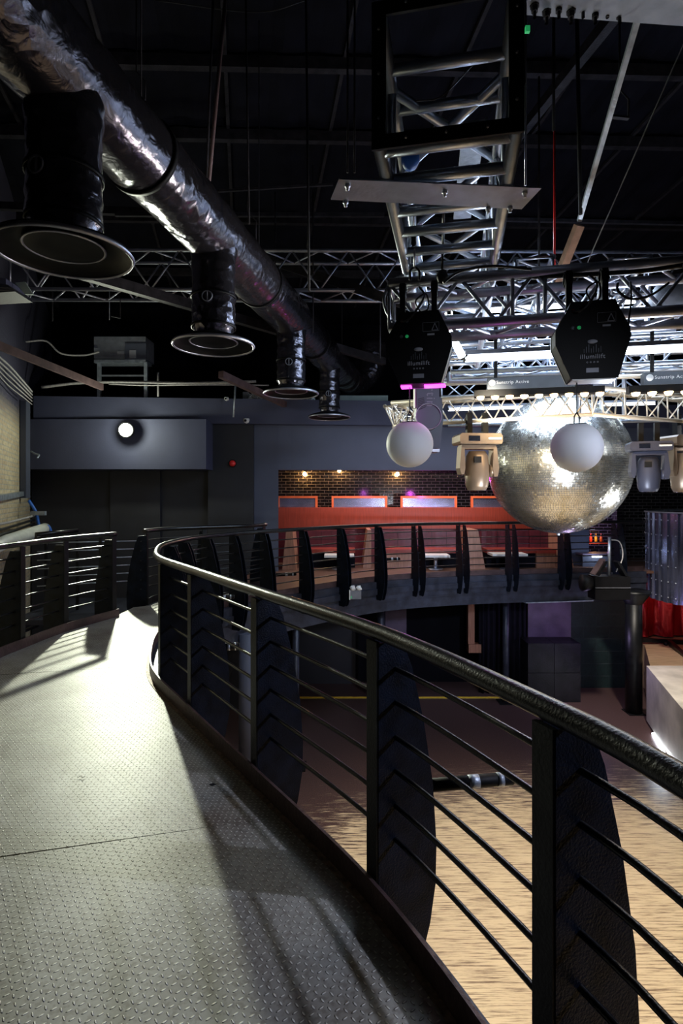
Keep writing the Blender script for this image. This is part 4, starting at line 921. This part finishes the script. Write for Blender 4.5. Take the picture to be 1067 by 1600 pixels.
# air unit on stand
t = thing('air_unit', 'grey ventilation unit on a slotted steel stand above the flood lamp', 'air unit', at(190, 600, 12.4))
a = at(150, 562, 12.3); b = at(230, 528, 12.3)
cs_ = part('casing', MB().bb((a.x, 12.2, a.z), (b.x, 12.75, b.z)), M['grey'], t)
part('panel', MB().bb((at(196, 0, 12.2).x, 12.17, at(0, 562, 12.2).z), (at(229, 0, 12.2).x, 12.2, at(0, 537, 12.2).z)), M['navy_light'], cs_)
part('notice', MB().bb((at(202, 0, 12.15).x, 12.155, at(0, 559, 12.15).z), (at(212, 0, 12.15).x, 12.17, at(0, 547, 12.15).z)), M['label_ink'], cs_, 'pale sheet label')
part('notice', MB().bb((at(182, 0, 12.15).x, 12.185, at(0, 553, 12.15).z), (at(192, 0, 12.15).x, 12.2, at(0, 548, 12.15).z)), M['label_ink'], cs_)
for px in (155, 228):
    q = at(px, 566, 12.25); part('leg', MB().bb((q.x-.035, 12.22, 3.80), (q.x+.035, 12.29, q.z)), M['steel_light'], t)
part('shelf', MB().bb((at(150, 0, 12.3).x, 12.2, a.z-.09), (b.x, 12.6, a.z-.02)), M['steel_light'], t)
part('crossbar', MB().bar(at(155, 587, 12.3), at(228, 587, 12.3), .04, .03), M['grey'], t)
cable('grey cable from the brick wall to the grey ventilation unit', [at(40, 534, 11.5), at(72, 533, 11.7), at(95, 552, 11.8), at(130, 555, 12), at(155, 550, 12.1)], .02, 'cable_white')
cable('bundle of grey cables running across above the dark partition', [at(65, 605, 11.6), at(130, 598, 11.7), at(220, 597, 11.7), at(300, 599, 11.7), at(400, 596, 12)], .032, 'cable_white')
cable('thin grey cable clipped to the bundle above the partition', [at(170, 600, 11.6), at(230, 602, 11.6), at(330, 601, 11.6), at(420, 602, 12)], .016, 'cable_white')
rod(247, 582, 620, 12, .022, 'cable_white', 'short pale upright pipe between the cable bundle and the partition')
rod(368, 600, 652, 11.5, .020, 'steel_light', 'short pale pipe beside the red-brown channel', 365)
# foil rectangular duct and insulated box
a = at(388, 637, 12.7); b = at(492, 615, 12.7)
t = thing('foil_duct', 'silver foil rectangular duct on top of the partition', 'duct', ((a.x+b.x)/2, 12.9, a.z))
part('casing', MB().bb((a.x, 12.7, a.z), (b.x, 13.2, b.z)), M['foil_box'], t); part('frame', MB().bb((a.x-.12, 12.65, a.z-.03), (a.x, 13.2, b.z+.03)), M['grey'], t)
a = at(498, 643, 12.8); b = at(606, 618, 12.8); a.z = 3.79
solo('insulated_box', MB().bb((a.x, 12.8, a.z), (b.x, 13.2, b.z)), M['sage'], 'sage grey insulated box right of the silver foil duct', 'box', ((a.x+b.x)/2, 13, a.z))
# camera dome, sounder
def dome(px, py, Y, lab, r=.07):
    q = at(px, py, Y); t = thing('dome_camera', lab, 'camera', q)
    part('body', MB().lathe([(0, -r), (r*.7, -r*.7), (r, 0), (r*.9, r*.6), (0, r*.7)], q, 18), M['white'], t); part('lens', MB().lathe([(0, -.004), (r*.4, -.004), (r*.4, .01), (0, .01)], q+V((-.01, -r*.95, -.01)), 12, Matrix.Rotation(PI/2, 3, 'X')), M['lens'], t)
dome(385, 657, 12.1, 'white dome camera on the dark pier beside the pale pillar'); dome(354, 623, 11.9, 'small grey dome camera on the upper band', .05)
q = at(363, 724, 12.15); t = thing('alarm_sounder', 'red alarm sounder on the dark pier', 'alarm', q)
part('body', MB().lathe([(0, .06), (.05, .055), (.07, .0), (.07, -.05), (0, -.05)], q, 18, Matrix.Rotation(PI/2, 3, 'X')), M['red'], t)
part('base', MB().lathe([(0, 0), (.085, 0), (.085, .02), (0, .02)], q+V((0, .055, 0)), 18, Matrix.Rotation(PI/2, 3, 'X')), M['matte_black'], t)
# flood lamp
q = at(197, 672, 11.25); t = thing('flood_lamp', 'bright white flood lamp on the navy soffit', 'lamp', q)
part('glass', MB().lathe([(0, .0), (.13, 0), (.13, .01), (0, .01)], q+V((0, -.02, 0)), 24, Matrix.Rotation(PI/2, 3, 'X')), M['flood_glass'], t)
part('housing', MB().lathe([(.15, -.03), (.16, -.03), (.15, .08), (.08, .16), (0, .16), (0, .02), (.14, .0)], q+V((0, 0, 0)), 24, Matrix.Rotation(-PI/2, 3, 'X')), M['matte_black'], t)
part('bracket', MB().box(q+V((0, .25, 0)), (.05, .22, .06)), M['matte_black'], t)

# ------------------------------------------------------------------ bar and booths
YB = 13.9
a = at(425, 826, YB); b = at(800, 793, YB)
solo('bar_partition', MB().bb((-1.60, YB, a.z), (at(905, 0, YB).x, YB+.45, b.z)), M['wood_red'], 'long red-orange wood panel running behind the booths', 'panel', ((a.x+b.x)/2, YB, a.z))
PZ = b.z
for (x0, x1, lab) in ((433, 496, 'leftmost orange-framed mirror on the black tile wall'), (518, 605, 'second orange-framed mirror from the left'), (626, 714, 'orange-framed mirror with magenta glow, third from the left'), (736, 822, 'orange-framed mirror partly behind the mirror ball'), (845, 930, 'orange-framed mirror behind the mirror ball')):
    Y = 14.2; A = at(x0, 793, Y); A.z = PZ; B = at(x1, 775, Y); t = thing('framed_mirror', lab, 'mirror', ((A.x+B.x)/2, Y, A.z), group='orange-framed mirrors above the booths')
    f = .055; fr = MB().bb((A.x, Y, B.z-f), (B.x, Y+.08, B.z)).bb((A.x, Y, A.z), (A.x+f, Y+.08, B.z-f)).bb((B.x-f, Y, A.z), (B.x, Y+.08, B.z-f))
    part('frame', fr, M['orange_frame'], t)
    part('glass', MB().bb((A.x+f, Y+.04, A.z), (B.x-f, Y+.05, B.z-f)), M['mirror'], t)
for px, py, lab in ((476, 741, 'leftmost lit amber bulb on the black tile wall'), (530, 735, 'middle lit amber bulb on the black tile wall'), (621, 741, 'right lit amber bulb, below the left globe')):
    q = at(px, py, 15.08); t = thing('wall_bulb', lab, 'bulb', q, group='amber bulbs on the tile wall')
    part('bulb', MB().lathe([(0, -.05), (.035, -.035), (.05, 0), (.035, .035), (.015, .06), (0, .06)], q, 16), M['bulb'], t)
    part('holder', MB().tube([q+V((0, .02, .05)), q+V((0, .22, .08))], .018, 8), M['matte_black'], t)
    light('bulb_light', 'POINT', q+V((0, .05, 0)), 15, (1, .55, .2), None, .04)
light('mirror_magenta', 'POINT', at(660, 772, 14.05), 12, (.9, .1, 1), None, .08)
light('mirror_magenta', 'POINT', at(575, 770, 14.0), 4, (.8, .15, 1), None, .08)
def divider(pxs, lab, Y=13.0, th=.9):      # trapezoid booth end panel
    P_ = [at(x, y, Y) for x, y in pxs]; c = sum(P_, V((0, 0, 0)))/len(P_)
    solo('booth_divider', MB().prism([(p.x-c.x, p.z-c.z) for p in P_], (c.x, Y+th/2, c.z), (1, 0, 0), (0, 0, 1), (0, th, 0)), M['wood_pink'], lab, 'panel', c, 'wooden booth end panels')
fl = 894
divider([(447, 831), (457, 831), (463, 896), (440, 896)], 'pinkish wooden booth end panel beside the slate pillar', 12.6)
divider([(574, 828), (580, 828), (580, 893), (566, 893)], 'narrow leaning wooden booth end panel below the left bulbs', 12.9)
divider([(731, 828), (747, 828), (759, 893), (731, 893)], 'broad wooden booth end panel, third from the left', 12.75)
divider([(873, 833), (886, 833), (898, 893), (873, 893)], 'wooden booth end panel below the mirror ball', 12.75)
def booth(x0, x1, lab, bench=None, Y=13.45):
    A = at(x0, 866, Y); B = at(x1, 829, Y); t = thing('booth_bench', lab, 'seat', ((A.x+B.x)/2, Y, 0), group='maroon booth seats')
    bk = part('backrest', MB().bb((A.x, Y, .42), (B.x, Y+.12, B.z)), M['maroon'], t)
    n = max(2, round((B.x-A.x)/.42)); sm_ = MB()
    for k in range(1, n): x = A.x+(B.x-A.x)*k/n; sm_.bb((x-.006, Y-.006, .45), (x+.006, Y, B.z-.02))
    sm_.bb((A.x, Y-.006, .62), (B.x, Y, .635)); part('seam', sm_, M['seam'], bk)
    part('seat', MB().bb((A.x, Y-.5, .34), (B.x, Y, .43)), M['maroon_red'], t)
    part('plinth', MB().bb((A.x, Y-.45, 0), (B.x, Y, .34)), M['wood_pink'] if bench else M['void'], t)
booth(476, 554, 'maroon booth seat nearest the slate pillar'); booth(598, 645, 'maroon booth seat with wooden plinth between the second and third fins', True)
booth(652, 720, 'maroon booth seat behind the blue fins'); booth(752, 826, 'maroon booth seat right of the broad end panel'); booth(828, 860, 'maroon booth seat with wooden plinth under the mirror ball', True, 13.4)
def low_table(x0, x1, y, lab, Y=12.75):
    A = at(x0, y, Y); B = at(x1, y-3, Y); c = ((A.x+B.x)/2, Y, 0); t = thing('low_table', lab, 'table', c, group='pale tables in the booths')
    part('table_top', MB().bb((A.x, Y-.25, A.z-.02), (B.x, Y+.2, A.z+.03)), M['table'], t); part('leg', MB().tube([(c[0], Y, 0), (c[0], Y, A.z-.02)], .04, 10), M['alu'], t); part('base', MB().lathe([(0, .02), (.16, .015), (.17, 0)], c, 20), M['alu'], t)
low_table(507, 553, 868, 'small pale booth table near the slate pillar'); low_table(661, 700, 868, 'pale booth table just right of the blue fins'); low_table(765, 819, 866, 'pale booth table below the left side of the mirror ball')
# bar counter and bottles
A = at(909, 893, 13.2); B = at(962, 866, 13.2)
t = thing('bar_counter', 'violet-lit bar counter behind the railing, right of the booths', 'counter', ((A.x+B.x)/2, 13.3, 0))
part('front', MB().bb((A.x, 13.15, 0), (B.x, 13.2, B.z-.02)), M['navy_light'], t); part('top', MB().bb((A.x-.02, 13.1, B.z-.02), (B.x, 13.6, B.z+.02)), M['plum'], t)
part('light_strip', MB().bb((at(925, 0, 13.1).x, 13.09, B.z-.06), (at(940, 0, 13.1).x, 13.1, B.z-.03)), M['led_strip'], t)
t = thing('bottle_shelf', 'shelf with amber light behind the bar counter', 'shelf', at(925, 860, 14.6))
part('board', MB().bb(at(912, 850, 14.5).to_tuple(), (at(945, 0, 14.7).x, 14.7, at(0, 848, 14.5).z)), M['wood_red'], t)
for k in range(4):
    q = at(915+k*8, 849, 14.55); solo('bottle', MB().lathe([(0, 0), (.035, 0), (.035, .16), (.012, .2), (.012, .26), (0, .26)], q, 12), mat('amber_glass_%d' % k, ((.8, .25, .03), (.6, .05, .03), (.7, .4, .05), (.5, .1, .03))[k], .15, 0, .1), 'amber bottle on the lit shelf behind the bar, %s' % ['leftmost', 'second from left', 'third from left', 'rightmost'][k], 'bottle', q, 'bottles behind the bar')
light('bottle_light', 'POINT', at(926, 838, 14.3), 6, (1, .5, .15), None, .05)

# emergency light on fascia, fixtures at the far right of the rail
q = at(555, 929, 10.0); t = thing('emergency_light', 'small twin-head emergency light on the balcony edge', 'light', q)
part('box', MB().box(q, (.21, .09, .15)), M['grey'], t); part('indicator', MB().box(q+V((-.07, -.05, -.04)), (.012, .01, .04)), M['green'], t)
part('side_cover', MB().box(q+V((-.10, -.005, 0)), (.02, .1, .17)), M['white'], t)
for dx in (-.05, .06): part('lamp_head', MB().lathe([(0, .05), (.04, .05), (.055, 0), (.04, -.04), (0, -.04)], q+V((dx, 0, .11)), 14, Matrix.Rotation(1.2, 3, 'Y')), M['white'], t)
q = at(951, 917, 11.2); t = thing('barn_door_lantern', 'black lantern with open barn doors hooked to the balcony edge', 'stage light', q)
part('body', MB().box(q, (.70, .34, .46)), M['winch_black'], t); part('ledge', MB().box(q+V((0, -.18, .01)), (.70, .02, .012)), M['alu_dark'], t)
part('lens', MB().lathe([(0, 0), (.12, 0), (.15, .08), (.17, .2), (0, .2)], q+V((-.34, 0, .08)), 18, Matrix.Rotation(-PI/2, 3, 'Y')), M['matte_black'], t)
for s_ in (-1, 1): part('barn_door', MB().bar(q+V((s_*.28, -.05, .25)), q+V((s_*.12, -.05, .52)), .05, .22, (0, 1, 0)), M['black_paint'], t)
part('barn_door', MB().bar(q+V((-.35, -.05, .26)), q+V((-.12, .0, .56)), .16, .02), M['brownsteel'], t)
part('clamp', MB().tube([q+V((.0, 0, .2)), q+V((.02, 0, 1.0))], .03, 8), M['alu'], t)
part('cable', MB().tube(crom([q+V((.02, 0, .95)), q+V((.22, 0, .9)), q+V((.28, 0, .6)), q+V((.15, 0, .3))], 6), .012, 6), M['cable_white'], t)
part('indicator', MB().box(q+V((-.46, -.12, .08)), (.02, .01, .02)), M['green'], t)
light('bar_sparkle', 'POINT', at(932, 862, 12.9), 6, (.6, .75, 1), None, .04)

# columns
def column(px, Y, r, z0, z1, m, lab, cap=False):
    q = at(px, 0, Y); t = thing('steel_column', lab, 'column', (q.x, q.y, z0))
    part('shaft', MB().tube([(q.x, q.y, z0), (q.x, q.y, z1)], r, 20), M[m], t)
    if cap: part('capital', MB().lathe([(r, z1-.25), (.33, z1-.02), (.33, z1+.04), (0, z1+.04)], (q.x, q.y, 0), 24), M[m], t)
    part('base_plate', MB().box((q.x, q.y, z0+.01), (.35, .35, .02)), M['matte_black'], t)
column(990, 12.0, .17, FZ, -.40, 'black_paint', 'black column at the right end of the balcony with a flared top', True)
column(595, 12.6, .09, FZ, -.4, 'fascia', 'thin steel column under the balcony, left of the plum wall')
column(462, 9.6, .06, FZ, -.45, 'fascia', 'thin steel column under the balcony bend')
column(384, 8.6, .11, FZ, -.45, 'navy_light', 'slate square-looking column below the railing bend')
column(790, 12.6, .07, FZ, -.4, 'fascia', 'thin dark column in front of the black curtain')
# curtain, post, cubes
def curtain(x0, x1, Y, z0, z1):
    mb = MB(); n = 60; vs = []; fs = []
    for i in range(n+1):
        x = x0+(x1-x0)*i/n; y = Y+.05*math.sin(i*.95)+.02*math.sin(i*2.3); vs += [(x, y, z0), (x, y, z1), (x, y+.02, z1), (x, y+.02, z0)]
    for i in range(n):
        for j in range(4): fs.append((4*i+j, 4*i+(j+1) % 4, 4*i+4+(j+1) % 4, 4*i+4+j))
    return mb.add(vs, fs, True)
c0_ = at(748, 0, 13.2).x; c1_ = at(822, 0, 13.2).x
solo('stage_curtain', curtain(c0_, c1_, 13.2, FZ, -.35), M['curtain'], 'black pleated curtain under the balcony', 'curtain', ((c0_+c1_)/2, 13.2, FZ))
x_ = at(736, 0, 13.3).x; solo('timber_post', MB().bb((x_-.08, 13.25, -1.95), (x_+.07, 13.4, -.4)).bb((x_-.08, 13.2, -2.05), (x_+.22, 13.4, -1.85)), M['wood_pink'], 'pale timber post beside the black curtain', 'post', (x_, 13.3, -1.2))
for iz, z0 in enumerate((FZ, -2.33)):
    for ix in range(2):
        xa = at(825, 0, 12.6).x+ix*.6; solo('leather_cube', MB().bb((xa, 12.6, z0), (xa+.59, 13.2, z0+.66)), M['leather'], '%s black leather bench block in the stack under the plum panel' % [['bottom left', 'bottom right'], ['top left', 'top right']][iz][ix], 'bench', (xa+.3, 12.9, z0), 'stacked leather bench blocks')
solo('door_panel', MB().bb((-1.2, 13.85, FZ), (.35, 13.95, -.55)), M['charcoal'], 'dark panel under the balcony left of the plum pier', 'panel', (-.4, 13.9, FZ))

# drum, red film, stage block
t = thing('corrugated_drum', 'curved corrugated navy steel drum at the right edge', 'drum', (8.6, 12.3, -.58))
def drum():
    mb = MB(); vs = []; fs = []; n = 240; zt, zb_ = 1.30, -.62
    for i in range(n+1):
        a = PI*.75+PI*1.0*i/n
        r = 1.62+(.045 if (i % 12) < 6 else 0)
        for rr, z in ((r, zb_), (r, zt), (r-.02, zt), (r-.02, zb_)): vs.append((8.6+rr*math.cos(a), 12.3+rr*math.sin(a), z))
    for i in range(n):
        for j in range(4): fs.append((4*i+j, 4*i+(j+1) % 4, 4*i+4+(j+1) % 4, 4*i+4+j))
    return mb.add(vs, fs)
part('corrugated_skin', drum(), M['drum'], t)
mb = MB()
for i in range(0, 28):
    a = PI*.75+PI*i/28+.02
    for k in range(6): mb.lathe([(0, .012), (.012, .008), (.016, 0)], (8.6+1.675*math.cos(a), 12.3+1.675*math.sin(a), -.5+.33*k), 6, Matrix.Rotation(a, 3, 'Z')@Matrix.Rotation(PI/2, 3, 'Y'))
part('rivets', mb, M['alu_dark'], t)
part('top_rim', MB().lathe([(1.60, 1.30), (1.69, 1.30), (1.69, 1.33), (1.60, 1.33), (1.60, 1.30)], (8.6, 12.3, 0), 64), M['grey'], t)
struct('floor', MB().slab([(6.45, 11.6), (7.35, 13.5), (7.35, 16.2), (10.4, 16.2), (10.4, 11.6)], FZ, -1.95), M['tan_floor'])
def film(x0, x1, Y, z0, z1):
    mb = MB(); n = 40; vs = []; fs = []
    for i in range(n+1):
        x = x0+(x1-x0)*i/n; y = Y+.10*math.sin(i*.7)+.04*math.sin(i*1.9)
        for k in range(5): vs.append((x, y+.03*math.sin(k*2+i), z0+(z1-z0)*k/4))
    for i in range(n):
        for k in range(4): fs.append((5*i+k, 5*i+k+1, 5*i+6+k, 5*i+5+k))
    return mb.add(vs, fs, True)
solo('red_film_curtain', film(6.6, 9.4, 14.2, -1.9, -.35), M['red_glass'], 'glossy red curtain glowing below the corrugated drum', 'curtain', (8, 14.2, -1.9))
t = thing('rolling_riser', 'low black wheeled frame in front of the red curtain', 'frame', (7.6, 13.6, -1.95))
part('rail', MB().bar(at(1003, 1000, 13.6), at(1080, 1004, 13.6), .08, .10), M['black_paint'], t)
part('side_rail', MB().bar(at(1046, 1003, 13.5), at(1085, 1040, 12.0), .10, .10), M['black_paint'], t)
for px, py, Y in ((1040, 1006, 13.5), (1064, 1036, 12.4)): part('caster', MB().lathe([(0, -.03), (.05, -.03), (.05, .03), (0, .03)], at(px, py, Y), 14, Matrix.Rotation(PI/2, 3, 'Y')), M['matte_black'], t)
pl = [(6.27, 11.45), (5.55, 9.0), (9.4, 9.0), (9.4, 11.45)]
solo('stage_block', MB().slab(pl, FZ+.06, -1.82), M['concrete'], 'pale concrete-faced stage block at the right edge of the dance floor', 'stage', (7.5, 10.5, FZ))
solo('floor_light_strip', MB().bar((6.10, 10.9, FZ+.02), (5.45, 8.9, FZ+.02), .05, .03), M['led_strip'], 'bright white light strip along the foot of the stage block', 'light', (5.8, 9.9, FZ))
light('strip_wash', 'AREA', (5.75, 9.95, FZ+.25), 10, (.8, .9, 1), (5.4, 10, FZ), .4)
# small scrap on the deck
q = z_at(126, 1215, .006); cable('scrap of twisted wire lying on the walkway', [q+V((-.02, 0, 0)), q+V((0, .012, .004)), q+V((.012, -.006, .002)), q+V((.02, .01, .002))], .0016, 'cable', 'wire_scrap', 'scrap')
q = z_at(332, 1226, .006); solo('leaf_scrap', MB().prism([(-.02, 0), (0, .012), (.02, .002), (.0, -.008)], q, (1, 0, 0), (0, 1, .2), (0, 0, .003)), M['matte_black'], 'dark scrap lying on the walkway by the kick plate', 'scrap', q)
